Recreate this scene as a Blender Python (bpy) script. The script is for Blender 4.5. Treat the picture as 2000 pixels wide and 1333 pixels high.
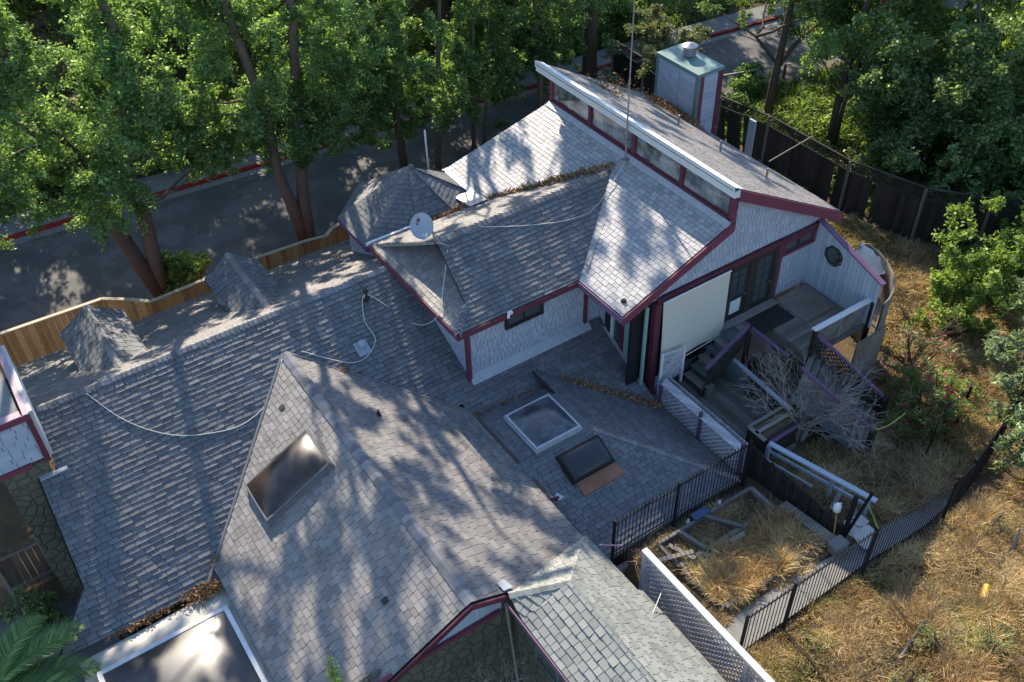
import bpy, math, random
import numpy as np
from mathutils import Vector, Matrix
R = math.radians
for o in list(bpy.data.objects): bpy.data.objects.remove(o)
scene = bpy.context.scene
COL = scene.collection

# ------------------------------------------------------------------ camera
cam_d = bpy.data.cameras.new("camera")
cam = bpy.data.objects.new("camera", cam_d); COL.objects.link(cam)
cam_d.sensor_width = 36.0
cam_d.lens = 36.0 * 1917.4 / 2000.0
cam_d.clip_start = 0.1; cam_d.clip_end = 2000
_p, _r, _y = R(41.8225), R(-1.81767), R(32.76166)
_f = Vector((math.sin(_y)*math.cos(_p), math.cos(_y)*math.cos(_p), -math.sin(_p)))
_rt0 = Vector((math.cos(_y), -math.sin(_y), 0)); _up0 = _rt0.cross(_f)
_c, _s = math.cos(_r), math.sin(_r)
_rt = _c*_rt0 + _s*_up0; _up = -_s*_rt0 + _c*_up0
m = Matrix((_rt, _up, -_f)).transposed().to_4x4(); m.translation = Vector((0, 0, 24))
cam.matrix_world = m
scene.camera = cam

# ------------------------------------------------------------------ light
SUN_EL, SUN_AZ = R(30.0), math.atan2(0.2516, 0.9678)      # azimuth measured from +y towards +x
world = bpy.data.worlds.new("World"); scene.world = world; world.use_nodes = True
nt = world.node_tree; nt.nodes.clear()
sky = nt.nodes.new('ShaderNodeTexSky'); sky.sky_type = 'NISHITA'; sky.sun_disc = False
sky.sun_elevation = SUN_EL; sky.sun_rotation = SUN_AZ
sky.air_density = 1.0; sky.dust_density = 0.3; sky.ozone_density = 2.5
bg = nt.nodes.new('ShaderNodeBackground'); bg.inputs[1].default_value = 0.15
wo = nt.nodes.new('ShaderNodeOutputWorld')
nt.links.new(sky.outputs[0], bg.inputs[0]); nt.links.new(bg.outputs[0], wo.inputs[0])
sun_d = bpy.data.lights.new("sun", 'SUN'); sun_d.energy = 5.0; sun_d.angle = R(0.53); sun_d.color = (1.0, 0.88, 0.72)
sun = bpy.data.objects.new("sun", sun_d); COL.objects.link(sun)
sdir = Vector((math.sin(SUN_AZ)*math.cos(SUN_EL), math.cos(SUN_AZ)*math.cos(SUN_EL), math.sin(SUN_EL)))
sun.rotation_euler = sdir.to_track_quat('Z', 'Y').to_euler()
scene.view_settings.view_transform = 'Standard'; scene.view_settings.look = 'None'
scene.view_settings.gamma = 1; scene.view_settings.exposure = 1.2
scene.cycles.max_bounces = 6; scene.cycles.transparent_max_bounces = 6
scene.cycles.sample_clamp_indirect = 4

# ------------------------------------------------------------------ terrain function
def ss(a, b, x):
    t = np.clip((x-a)/(b-a), 0, 1); return t*t*(3-2*t)
def T(x, y):
    back = .2+.6*ss(14, 22, x)*(1-ss(26, 31, y)) - .2*ss(28, 31, y)
    yard = 2.2+.18*np.maximum(0, 10-y)-1.4*ss(14, 24, x)
    front = .2+(yard-.2)*ss(9.9, 11, x)
    return back+(front-back)*(1-ss(12, 15, y))

# ------------------------------------------------------------------ materials
MATS = {}
class NT:
    def __init__(s, name):
        s.m = bpy.data.materials.new(name); s.m.use_nodes = True; s.t = s.m.node_tree
        s.t.nodes.clear(); s.out = s.t.nodes.new('ShaderNodeOutputMaterial'); MATS[name] = s.m
    def n(s, typ, **kw):
        nd = s.t.nodes.new(typ)
        for k, v in kw.items():
            if k.startswith('i_'):
                key = k[2:]; key = int(key) if key.isdigit() else key.replace('_', ' ')
                nd.inputs[key].default_value = v
            else: setattr(nd, k, v)
        return nd
    def l(s, a, b): s.t.links.new(a, b)
    def noise(s, scale, detail=3, rough=.5, vec=None):
        nd = s.n('ShaderNodeTexNoise'); nd.inputs['Scale'].default_value = scale
        nd.inputs['Detail'].default_value = detail; nd.inputs['Roughness'].default_value = rough
        if vec: s.l(vec, nd.inputs['Vector'])
        else: s.l(s.geo().outputs['Position'], nd.inputs['Vector'])
        return nd.outputs['Fac']
    def geo(s):
        if not hasattr(s, '_g'): s._g = s.n('ShaderNodeNewGeometry')
        return s._g
    def ramp(s, fac, stops):
        nd = s.n('ShaderNodeValToRGB'); e = nd.color_ramp.elements
        while len(e) < len(stops): e.new(.5)
        for k, (p, c) in enumerate(stops):
            e[k].position = p; e[k].color = (*c, 1)
        s.l(fac, nd.inputs[0]); return nd.outputs[0]
    def attr(s, name='tone'):
        return s.n('ShaderNodeAttribute', attribute_name=name).outputs['Fac']
    def mix(s, fac, a, b, mode='MIX'):
        nd = s.n('ShaderNodeMix', data_type='RGBA', blend_type=mode)
        for sock, v in ((nd.inputs[0], fac), (nd.inputs[6], a), (nd.inputs[7], b)):
            if isinstance(v, bpy.types.NodeSocket): s.l(v, sock)
            elif isinstance(v, (int, float)): sock.default_value = v
            else: sock.default_value = (*v, 1)
        return nd.outputs[2]
    def math(s, op, a, b=None):
        nd = s.n('ShaderNodeMath', operation=op)
        for sock, v in ((nd.inputs[0], a), (nd.inputs[1], b)):
            if v is None: continue
            if isinstance(v, bpy.types.NodeSocket): s.l(v, sock)
            else: sock.default_value = v
        return nd.outputs[0]
    def pbr(s, col, rough=.8, spec=.3, metal=0, bump=None, bstr=.3, bdist=.01):
        b = s.n('ShaderNodeBsdfPrincipled')
        if isinstance(col, bpy.types.NodeSocket): s.l(col, b.inputs['Base Color'])
        else: b.inputs['Base Color'].default_value = (*col, 1)
        if isinstance(rough, bpy.types.NodeSocket): s.l(rough, b.inputs['Roughness'])
        else: b.inputs['Roughness'].default_value = rough
        b.inputs['Specular IOR Level'].default_value = spec; b.inputs['Metallic'].default_value = metal
        if bump is not None:
            bn = s.n('ShaderNodeBump'); bn.inputs['Strength'].default_value = bstr; bn.inputs['Distance'].default_value = bdist
            s.l(bump, bn.inputs['Height']); s.l(bn.outputs[0], b.inputs['Normal'])
        s.l(b.outputs[0], s.out.inputs[0]); s.b = b
        return s.m

def speckled(name, dark, light, blotch=.5, rough=.75, spec=.4, fine=60, stain=None, soft=1.2, bstr=.4, tw=.46):
    """tile-wise tone from the 'tone' attribute, fine grain and broad weathering"""
    t = NT(name)
    a = t.attr()
    f = t.noise(fine, 2, .7)
    w = t.noise(soft, 4, .6)
    v = t.math('ADD', t.math('ADD', t.math('MULTIPLY', a, tw), (1-tw)*.27), t.math('MULTIPLY', f, .34))
    v = t.math('ADD', v, t.math('MULTIPLY', t.math('SUBTRACT', w, .5), blotch))
    c = t.ramp(v, [(.12, dark), (.85, light)])
    if stain:
        s2 = t.noise(2.3, 5, .65)
        k = t.ramp(s2, [(.55, (0, 0, 0)), (.75, (1, 1, 1))])
        c = t.mix(t.math('MULTIPLY', k, .5), c, stain)
    return t.pbr(c, rough, spec, bump=f, bstr=bstr, bdist=.004)

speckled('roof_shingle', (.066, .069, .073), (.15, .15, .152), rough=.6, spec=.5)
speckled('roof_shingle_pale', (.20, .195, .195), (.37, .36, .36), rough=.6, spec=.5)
speckled('roof_shingle_mid', (.112, .103, .096), (.24, .222, .205), rough=.6, spec=.5)
speckled('roof_shingle_worn', (.095, .09, .087), (.205, .19, .18), rough=.7, spec=.4, stain=(.15, .115, .09))
speckled('roof_shingle_green', (.13, .135, .12), (.27, .278, .25), rough=.7, spec=.35)
speckled('ridge_shingle', (.06, .062, .068), (.24, .235, .24), rough=.7, spec=.4)
speckled('siding_paint', (.26, .275, .32), (.38, .40, .45), blotch=.2, fine=25, rough=.7, spec=.3, bstr=.2)
speckled('siding_board', (.27, .31, .37), (.38, .42, .48), blotch=.3, fine=12, rough=.7, spec=.3)
speckled('fascia_red', (.055, .014, .022), (.17, .042, .065), blotch=.7, fine=14, rough=.65, spec=.3)
speckled('fascia_purple', (.07, .035, .075), (.20, .11, .18), blotch=.7, fine=14, rough=.65, spec=.3)
speckled('white_paint', (.40, .40, .40), (.74, .73, .71), blotch=.4, fine=10, rough=.55, spec=.4)
speckled('dirty_white', (.26, .24, .20), (.52, .49, .43), blotch=.8, fine=10, rough=.7, spec=.3)
speckled('white_lattice', (.26, .25, .27), (.56, .54, .55), blotch=.4, fine=10, rough=.65, spec=.3)
speckled('dark_wood', (.012, .011, .010), (.05, .042, .036), blotch=.5, fine=18, rough=.85, spec=.2)
speckled('grey_wood', (.075, .07, .062), (.24, .22, .19), blotch=.7, fine=16, rough=.85, spec=.2)
speckled('deck_wood', (.08, .073, .062), (.23, .21, .175), blotch=.7, fine=16, rough=.85, spec=.2)
speckled('teal_wood', (.055, .075, .075), (.16, .19, .185), blotch=.7, fine=12, rough=.8, spec=.2)
speckled('cedar', (.24, .10, .035), (.62, .32, .13), blotch=.55, fine=9, rough=.75, spec=.25)
speckled('cedar_cap', (.35, .27, .18), (.60, .50, .38), blotch=.4, fine=9, rough=.75, spec=.25)
speckled('rust', (.13, .05, .025), (.34, .17, .10), blotch=.6, fine=20, rough=.8)
speckled('green_metal', (.05, .11, .10), (.14, .22, .20), blotch=.7, fine=8, rough=.6, spec=.4)
speckled('bark', (.05, .038, .028), (.17, .13, .095), blotch=.6, fine=9, rough=.9, spec=.15, bstr=1.0)
speckled('bark_red', (.045, .034, .027), (.15, .108, .084), blotch=.6, fine=9, rough=.9, spec=.15, bstr=1.0)
speckled('bark_pale', (.16, .13, .11), (.40, .35, .30), blotch=.5, fine=9, rough=.9, spec=.15)
speckled('stone', (.06, .055, .042), (.21, .19, .14), blotch=.7, fine=5, rough=.85, spec=.2)
speckled('litter', (.07, .035, .018), (.42, .24, .11), blotch=.4, fine=20, rough=.9, spec=.2)
speckled('tan_wall', (.10, .085, .065), (.30, .25, .20), blotch=1.1, fine=7, rough=.8, spec=.2, soft=1.0)
def plain(name, col, rough=.6, spec=.4, metal=0, vary=.25):
    t = NT(name); f = t.noise(6, 4, .6)
    c = t.mix(t.math('MULTIPLY', f, 1.0), tuple(x*(1-vary) for x in col), tuple(min(1, x*(1+vary)) for x in col))
    return t.pbr(c, rough, spec, metal)
plain('underlay_butt_shade', (.03, .03, .034), .9)
plain('flashing', (.36, .37, .39), .5, .4, .1, .3)
plain('galvanised', (.30, .30, .31), .45, .5, .6, .4)
plain('black_iron', (.012, .013, .015), .7, .2)
plain('interior_shade', (.012, .010, .012), .5)  # near-black colour standing in for shade inside rooms and hollows
plain('screen_fabric', (.52, .49, .41), .8, .2, 0, .07)
plain('curtain', (.36, .36, .35), .9, .1, 0, .15)
plain('concrete', (.17, .165, .155), .85, .2, 0, .3)
plain('concrete_dark', (.20, .20, .19), .85, .2, 0, .3)
plain('plastic_white', (.72, .72, .72), .4)
plain('plastic_blue', (.04, .07, .14), .4)
plain('yellow_plastic', (.62, .40, .03), .5)
plain('green_hose', (.30, .38, .05), .5)
plain('dish_grey', (.27, .31, .36), .45, .5, 0, .1)
plain('dish_mark', (.10, .03, .05), .5)
plain('black_rubber', (.02, .02, .022), .6)
plain('cable_grey', (.52, .50, .46), .6)
plain('pink_paint', (.36, .24, .28), .6)
plain('flagstone', (.40, .38, .35), .8, .2, 0, .3)
plain('green_pvc', (.22, .34, .30), .6)
plain('stem_brown', (.10, .07, .05), .9)
plain('lead_band', (.13, .13, .13), .5)

def glass(name, col, rough=.08, spec=.8, wav=3.0, bstr=.03):
    t = NT(name); f = t.noise(wav, 2, .5)
    return t.pbr(col, rough, spec, 0, bump=f, bstr=bstr, bdist=.1)
glass('window_glass', (.05, .065, .07))
def board_reflection_glass(name):        # clerestory panes: old glass over pale plywood boards, patchy sky reflections painted in
    t = NT(name); f = t.noise(1.6, 4, .6)
    c = t.ramp(f, [(.4, (.06, .07, .07)), (.62, (.30, .30, .28))])
    t.pbr(c, .08, .9, 0, bump=f, bstr=.1, bdist=.05); t.b.inputs['Coat Weight'].default_value = 1
board_reflection_glass('clerestory_glass')
def acrylic(name, c0, c1, rough):
    t = NT(name); f = t.noise(2.2, 4, .6)
    t.pbr(t.ramp(f, [(.42, c0), (.62, c1)]), rough, .6, 0); t.b.inputs['Coat Weight'].default_value = .12; t.b.inputs['Coat Roughness'].default_value = .2
acrylic('bronze_acrylic', (.022, .013, .008), (.045, .027, .018), .34)
acrylic('smoke_acrylic', (.012, .012, .014), (.02, .02, .023), .36)
acrylic('cloudy_acrylic', (.03, .03, .036), (.075, .085, .10), .25)

def leafmat(name, dark, mid, light, trans=.45, spec=.35):
    t = NT(name); a = t.attr()
    c = t.ramp(a, [(0, dark), (.55, mid), (1, light)])
    d = t.n('ShaderNodeBsdfDiffuse'); t.l(c, d.inputs[0])
    tr = t.n('ShaderNodeBsdfTranslucent')
    c2 = t.mix(1.0, c, (1.6, 1.7, .6), 'MULTIPLY'); t.l(c2, tr.inputs[0])
    g = t.n('ShaderNodeBsdfGlossy'); g.inputs['Roughness'].default_value = .5; g.inputs[0].default_value = (.6, .8, .4, 1)
    m1 = t.n('ShaderNodeMixShader'); m1.inputs[0].default_value = trans; t.l(d.outputs[0], m1.inputs[1]); t.l(tr.outputs[0], m1.inputs[2])
    m2 = t.n('ShaderNodeMixShader'); m2.inputs[0].default_value = spec*.12; t.l(m1.outputs[0], m2.inputs[1]); t.l(g.outputs[0], m2.inputs[2])
    t.l(m2.outputs[0], t.out.inputs[0])
leafmat('leaf', (.06, .105, .042), (.13, .21, .08), (.33, .43, .21), .52, .5)
leafmat('leaf_dark', (.055, .09, .042), (.11, .165, .07), (.27, .33, .16), .48, .5)
leafmat('leaf_bright', (.085, .13, .035), (.17, .24, .065), (.34, .40, .13), .5)
leafmat('leaf_olive', (.09, .10, .06), (.17, .18, .11), (.30, .31, .20), .3)
leafmat('leaf_grey', (.07, .10, .06), (.14, .18, .11), (.36, .42, .28), .35)
leafmat('flower_pink', (.45, .04, .09), (.70, .09, .17), (.85, .25, .32), .3)
leafmat('palm_leaf', (.02, .05, .012), (.05, .11, .025), (.17, .24, .06), .35, .8)
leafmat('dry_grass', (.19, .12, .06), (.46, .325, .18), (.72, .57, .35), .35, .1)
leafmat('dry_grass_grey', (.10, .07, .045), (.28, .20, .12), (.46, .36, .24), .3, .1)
leafmat('rust_grass', (.13, .06, .028), (.33, .185, .09), (.55, .36, .19), .35, .1)
leafmat('weed_green', (.08, .10, .03), (.18, .20, .06), (.36, .36, .12), .35, .1)

def ground_mat():
    t = NT('earth'); a = t.noise(.35, 6, .65); b = t.noise(9, 4, .7)
    c = t.ramp(a, [(.35, (.08, .06, .04)), (.55, (.17, .12, .07)), (.72, (.13, .115, .06))])
    c = t.mix(t.math('MULTIPLY', b, .8), c, (.05, .036, .022))
    t.pbr(c, .95, .1, bump=b, bstr=.8, bdist=.05)
ground_mat()
def asphalt():
    t = NT('asphalt'); a = t.noise(.5, 5, .6); b = t.noise(45, 3, .8)
    c = t.ramp(a, [(.3, (.07, .068, .066)), (.5, (.10, .096, .092)), (.52, (.125, .12, .115)), (.7, (.145, .14, .13))])
    c = t.mix(t.math('MULTIPLY', b, .35), c, (.07, .07, .07))
    v = t.n('ShaderNodeTexVoronoi', feature='DISTANCE_TO_EDGE'); v.inputs['Scale'].default_value = .35
    t.l(t.geo().outputs['Position'], v.inputs['Vector'])
    k = t.ramp(v.outputs['Distance'], [(0, (1, 1, 1)), (.006, (0, 0, 0))])
    c = t.mix(t.math('MULTIPLY', k, .6), c, (.05, .05, .05))
    t.pbr(c, .8, .3, bump=b, bstr=.3, bdist=.004)
asphalt()
def kerbmat():
    t = NT('kerb_red'); a = t.noise(3, 5, .7)
    c = t.ramp(a, [(.3, (.30, .02, .025)), (.62, (.22, .018, .02)), (.75, (.24, .2, .18))])
    t.pbr(c, .7, .3)
kerbmat()
def stonewall():
    t = NT('stone_wall')
    v = t.n('ShaderNodeTexVoronoi', feature='DISTANCE_TO_EDGE'); v.inputs['Scale'].default_value = 3.3
    v2 = t.n('ShaderNodeTexVoronoi'); v2.inputs['Scale'].default_value = 3.3
    for q in (v, v2): t.l(t.geo().outputs['Position'], q.inputs['Vector'])
    k = t.ramp(v.outputs['Distance'], [(.0, (0, 0, 0)), (.10, (1, 1, 1))])
    n1 = t.noise(7, 4, .6)
    c = t.mix(n1, (.085, .08, .06), (.22, .20, .15))
    c = t.mix(k, (.085, .08, .06), c)
    c = t.mix(t.math('MULTIPLY', t.noise(1.1, 3, .6), .8), c, (.06, .06, .04))
    t.pbr(c, .85, .2, bump=k, bstr=.8, bdist=.03)
stonewall()

# ------------------------------------------------------------------ mesh helpers
def V(*a): return Vector(a if len(a) > 1 else a[0])
class B:
    """collects faces and links them as ONE mesh object"""
    def __init__(s, seed=0): s.v = []; s.f = []; s.m = []; s.t = []; s.rng = random.Random(seed); s.smooth = False
    def face(s, pts, mat=0, tone=None):
        i = len(s.v); s.v += [tuple(p) for p in pts]; s.f.append(tuple(range(i, i+len(pts)))); s.m.append(mat)
        s.t.append(s.rng.random() if tone is None else tone)
    def faces(s, verts, faces, mat=0, tone=None):
        i = len(s.v); tn = s.rng.random() if tone is None else tone
        s.v += [tuple(p) for p in verts]
        for f in faces: s.f.append(tuple(i+k for k in f)); s.m.append(mat); s.t.append(tn)
    def hexa(s, a, mat=0, tone=None):   # a: 4 bottom, 4 top
        s.faces(a, [(3, 2, 1, 0), (4, 5, 6, 7), (0, 1, 5, 4), (1, 2, 6, 5), (2, 3, 7, 6), (3, 0, 4, 7)], mat, tone)
    def box(s, lo, hi, mat=0, tone=None):
        x0, y0, z0 = lo; x1, y1, z1 = hi
        s.hexa([(x0, y0, z0), (x1, y0, z0), (x1, y1, z0), (x0, y1, z0), (x0, y0, z1), (x1, y0, z1), (x1, y1, z1), (x0, y1, z1)], mat, tone)
    def bar(s, p, q, w, h, mat=0, up=(0, 0, 1), tone=None):   # beam from p to q, w across, h along up
        p, q, up = V(*p), V(*q), V(*up); d = (q-p).normalized()
        sd = d.cross(up)
        if sd.length < 1e-4: sd = d.cross(V(1, 0, 0))
        sd.normalize(); u = sd.cross(d); sd = sd*w/2; u = u*h/2
        s.hexa([p-sd-u, p+sd-u, q+sd-u, q-sd-u, p-sd+u, p+sd+u, q+sd+u, q-sd+u], mat, tone)
    def tube(s, pts, rad, n=8, mat=0, tone=None, caps=True):
        pts = [V(*p) for p in pts]; i0 = len(s.v); tn = s.rng.random() if tone is None else tone
        if not hasattr(rad, '__len__'): rad = [rad]*len(pts)
        prev = None
        for k, p in enumerate(pts):
            d = (pts[min(k+1, len(pts)-1)]-pts[max(k-1, 0)]).normalized()
            if prev is None: a = d.cross(V(0, 0, 1)) if abs(d.z) < .9 else d.cross(V(1, 0, 0))
            else: a = prev-d*prev.dot(d)
            a.normalize(); prev = a; b = d.cross(a)
            for j in range(n):
                t = 2*math.pi*j/n; s.v.append(tuple(p+(a*math.cos(t)+b*math.sin(t))*rad[k]))
        for k in range(len(pts)-1):
            for j in range(n):
                s.f.append((i0+k*n+j, i0+k*n+(j+1) % n, i0+(k+1)*n+(j+1) % n, i0+(k+1)*n+j)); s.m.append(mat); s.t.append(tn)
        if caps:
            s.f.append(tuple(i0+j for j in range(n))[::-1]); s.m.append(mat); s.t.append(tn)
            e = i0+(len(pts)-1)*n; s.f.append(tuple(e+j for j in range(n))); s.m.append(mat); s.t.append(tn)
    def build(s, name, mats, parent=None, smooth=False, bevel=0):
        me = bpy.data.meshes.new(name)
        off = parent_loc(parent)
        me.from_pydata([(a-off[0], b-off[1], c-off[2]) for a, b, c in s.v], [], s.f)
        for mn in (mats if isinstance(mats, (list, tuple)) else [mats]): me.materials.append(MATS[mn])
        me.polygons.foreach_set('material_index', s.m)
        at = me.attributes.new('tone', 'FLOAT', 'FACE'); at.data.foreach_set('value', s.t)
        if smooth: me.polygons.foreach_set('use_smooth', [True]*len(s.f))
        me.update()
        o = bpy.data.objects.new(name, me); COL.objects.link(o)
        if parent: o.parent = parent
        if bevel:
            md = o.modifiers.new('bevel', 'BEVEL'); md.width = bevel; md.segments = 2; md.limit_method = 'ANGLE'
        return o
def parent_loc(p):
    x = Vector((0, 0, 0))
    while p: x = x+p.location; p = p.parent
    return x
def fast(name, verts, quads, mats, tone, midx=None, parent=None):
    me = bpy.data.meshes.new(name); off = np.array(parent_loc(parent))
    verts = (verts-off).astype(np.float32); k = quads.shape[1]; nf = len(quads)
    me.vertices.add(len(verts)); me.vertices.foreach_set('co', verts.ravel())
    me.loops.add(nf*k); me.loops.foreach_set('vertex_index', quads.astype(np.int32).ravel())
    me.polygons.add(nf); me.polygons.foreach_set('loop_start', np.arange(nf, dtype=np.int32)*k)
    me.update(calc_edges=True)
    for mn in (mats if isinstance(mats, (list, tuple)) else [mats]): me.materials.append(MATS[mn])
    if midx is not None: me.polygons.foreach_set('material_index', midx.astype(np.int32))
    at = me.attributes.new('tone', 'FLOAT', 'FACE'); at.data.foreach_set('value', tone.astype(np.float32))
    o = bpy.data.objects.new(name, me); COL.objects.link(o)
    if parent: o.parent = parent
    return o
def tag(o, label=None, cat=None, group=None, kind=None):
    if label: o['label'] = label
    if cat: o['category'] = cat
    if group: o['group'] = group
    if kind: o['kind'] = kind
    return o
def thing(name, label, cat, loc, group=None):
    o = bpy.data.objects.new(name, None); COL.objects.link(o); o.location = loc; o.empty_display_size = .3
    return tag(o, label, cat, group)

def clip2(sub, clip):
    out = sub
    n = len(clip)
    for i in range(n):
        ax, ay = clip[i]; bx, by = clip[(i+1) % n]; inp = out; out = []
        if not inp: return out
        px, py = inp[-1]; pc = (bx-ax)*(py-ay)-(by-ay)*(px-ax)
        for qx, qy in inp:
            qc = (bx-ax)*(qy-ay)-(by-ay)*(qx-ax)
            if (qc >= 0) != (pc >= 0):
                t = pc/(pc-qc); out.append((px+(qx-px)*t, py+(qy-py)*t))
            if qc >= 0: out.append((qx, qy))
            px, py, pc = qx, qy, qc
    return out
def shingle(b, poly, expo=.145, w=.27, t=.014, mat=0, under=1, slab=.1, seed=1, vary=.25, gap=.007, shade_butt=True):
    """lay courses of individual shingles on the convex planar polygon poly (counter-clockwise seen from outside)"""
    P = [V(*p) for p in poly]; n = (P[1]-P[0]).cross(P[2]-P[0]).normalized()
    if n.z < -1e-3: P.reverse(); n = -n
    u = V(0, 0, 1).cross(n)
    u.normalize(); v = n.cross(u)
    o = V(0, 0, 0)+n*(P[0].dot(n))
    q = [((p-o).dot(u), (p-o).dot(v)) for p in P]
    area = sum(q[i][0]*q[(i+1) % len(q)][1]-q[(i+1) % len(q)][0]*q[i][1] for i in range(len(q)))
    if area < 0: q = q[::-1]
    u0, u1 = min(a for a, _ in q), max(a for a, _ in q); v0, v1 = min(a for _, a in q), max(a for _, a in q)
    if slab:
        top = [o+u*a+v*c-n*.002 for a, c in q]; bot = [p-n*slab for p in top]; k = len(q)
        b.face(top, under, .3); b.face(bot[::-1], under, .3)
        for i in range(k): b.face([bot[i], bot[(i+1) % k], top[(i+1) % k], top[i]], under, .3)
    for r in range(int(v0//expo), int(v1//expo)+1):
        rg = random.Random(seed*7919+r*31); va = r*expo; x = math.floor(u0/w)*w-w*rg.random()*1.5; 
        while x < u1:
            ww = w*(1+rg.uniform(-vary, vary)); tt = t*rg.uniform(.65, 1.4); tone = rg.random()
            if rg.random() < .08: tone = min(1, tone+.3)
            lift = rg.random()
            if x+ww > u0:
                lo = va-rg.choice((0, 0, .006, .012))
                pc = clip2([(x+gap, lo), (x+ww-gap, lo), (x+ww-gap, va+expo), (x+gap, va+expo)], q)
                if len(pc) > 2:
                    tp = [o+u*a+v*c+n*(tt*(1-(c-va)/expo)+.001) for a, c in pc]; bs = [o+u*a+v*c-n*.001 for a, c in pc]
                    b.face(tp, mat, tone)
                    for i in range(len(pc)):
                        j = (i+1) % len(pc)
                        if pc[i][1] > va+expo*.98 and pc[j][1] > va+expo*.98: continue
                        b.face([bs[i], bs[j], tp[j], tp[i]], under if (shade_butt and pc[i][1] < va+expo*.3 and pc[j][1] < va+expo*.3) else mat, tone*.6)  # butt ends painted dark and sides toned down, as if in shade
            x += ww
def caps(b, p, q, nl, nr, w=.15, step=.14, t=.02, mat=0, seed=5):
    """overlapping ridge caps from p to q; nl/nr: directions running down each side"""
    p, q = V(*p), V(*q); d = q-p; L = d.length; d.normalize(); nl = V(*nl).normalized(); nr = V(*nr).normalized()
    up = -(nl+nr); up = up-d*up.dot(d); up.normalize(); rg = random.Random(seed); k = int(L/step)
    for i in range(k):
        a = p+d*(i*L/k); c = p+d*((i+1.12)*L/k); tone = rg.random(); tt = t*rg.uniform(.7, 1.3)
        ha, hc = up*(tt+.014), up*.012
        for s in (nl, nr):
            e = s*w*rg.uniform(.93, 1.05)
            b.face([a+ha, c+hc, c+hc+e, a+ha+e] if s is nl else [c+hc, a+ha, a+ha+e, c+hc+e], mat, tone)
            b.face([a+ha, a+ha+e, a+e, a], mat, tone*.4); b.face([a+ha+e, c+hc+e, c+e, a+e], mat, tone*.5)  # cap edges toned darker, as if shaded
def fascia(b, p, q, h=.2, t=.04, out=(0, 0, 0), mat=0, tone=None):
    """vertical board hanging h below the line p-q, thickness towards `out`"""
    p, q, out = V(*p), V(*q), V(*out)*t; dn = V(0, 0, -h)
    b.hexa([p+dn, q+dn, q+dn+out, p+dn+out, p, q, q+out, p+out], mat, tone)
def lattice(b, p, U, Vd, L, H, sp=.11, w=.032, t=.008, mat=0):
    """diagonal slats over the parallelogram p + u*U + v*Vd"""
    p, U, Vd = V(*p), V(*U), V(*Vd); n = U.cross(Vd).normalized()
    rect = [(0, 0), (L, 0), (L, H), (0, H)]
    for sgn, off in ((1, t*.6), (-1, -t*.6)):
        c = -H if sgn > 0 else 0
        while c < L+(H if sgn < 0 else 0):
            # line u = c + sgn*v
            pts = []
            for vv in (0, H):
                uu = c+sgn*vv; pts.append((uu, vv))
            (ua, va), (ub, vb) = pts
            t0, t1 = 0., 1.; du = ub-ua
            for lim, sg in ((0, 1), (L, -1)):
                fa = (ua-lim)*sg; fb = (ub-lim)*sg
                if fa < 0 and fb < 0: t0 = 2; break
                if fa < 0: t0 = max(t0, fa/(fa-fb))
                elif fb < 0: t1 = min(t1, fa/(fa-fb))
            if t1-t0 > .02:
                A = p+U*(ua+du*t0)+Vd*(H*t0)+n*off; C = p+U*(ua+du*t1)+Vd*(H*t1)+n*off
                b.bar(A, C, w, t, mat, up=n)
            c += sp
# ------------------------------------------------------------------ SETTING: ground, road
def ground():
    xs = np.concatenate([[-600, -200, -80, -30, -15], np.arange(-8, 42, .5), [44, 50, 60, 80, 140, 300, 700]])
    ys = np.concatenate([[-400, -100, -30, -10, -4], np.arange(0, 44, .5), [46, 52, 60, 80, 140, 300, 800]])
    X, Y = np.meshgrid(xs, ys); rg = np.random.RandomState(3)
    Z = T(X, Y)-.012; Zb = rg.uniform(-.05, .05, X.shape)*((X > 11) & (Y < 27)); Z = Z+Zb
    Z = Z+.35*ss(41.5, 47, Y)+.02*np.maximum(0, Y-46)
    Z = np.where((Y > 31) & (Y < 41.5), -.03, Z); Z = np.where((Y > 29) & (Y <= 31), np.minimum(Z, .02), Z)
    v = np.stack([X, Y, Z], -1).reshape(-1, 3); nx = len(xs)
    i = np.arange(len(ys)-1)[:, None]*nx+np.arange(nx-1)[None]
    q = np.stack([i, i+1, i+1+nx, i+nx], -1).reshape(-1, 4)
    o = fast('ground', v, q, 'earth', np.full(len(q), .5)); tag(o, kind='structure')
    o.data.polygons.foreach_set('use_smooth', [True]*len(q))
ground()
KX = [-30, .4, 12.2, 22, 29.5, 34, 42.6, 52, 66]; KY = [41.6, 40.2, 39.3, 38.5, 37.7, 37.4, 36.5, 34.6, 30]     # far kerb line
def ky(x): return float(np.interp(x, KX, KY))
def strip(name, mat, off0, off1, z0, z1=None, thick=0, x0=-30, x1=66, kind='structure'):
    b = B(2); xs = np.arange(x0, x1+.1, 1.5); pr = None
    for x in xs:
        a = V(x, ky(x)+off0, z0); c = V(x, ky(x)+off1, z0 if z1 is None else z1)
        if pr:
            b.face([pr[0], a, c, pr[1]], 0, .5)
            if thick:
                dn = V(0, 0, -thick); b.face([pr[0]+dn, a+dn, a, pr[0]], 0, .5)
        pr = (a, c)
    return tag(b.build(name, mat), kind=kind)
strip('road', 'asphalt', -7.6, 0, .0)
strip('gutter', 'concrete_dark', -.45, 0, .004)
strip('kerb', 'kerb_red', 0, .17, .15, thick=.16)
strip('pavement', 'concrete_dark', .17, 1.7, .14)
b = B(); b.box((-12, 30.6, -.2), (12.6, 31.9, .03), 0, .4); tag(b.build('verge', 'earth'), kind='structure')
# drive at the lower left
b = B(); b.face([(-9, 5, .235), (-.2, 5, .235), (-1.0, 16, .235), (-1.4, 20.4, .235), (-9, 22, .235)], 0, .5)
tag(b.build('driveway', 'asphalt'), kind='structure')
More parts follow.
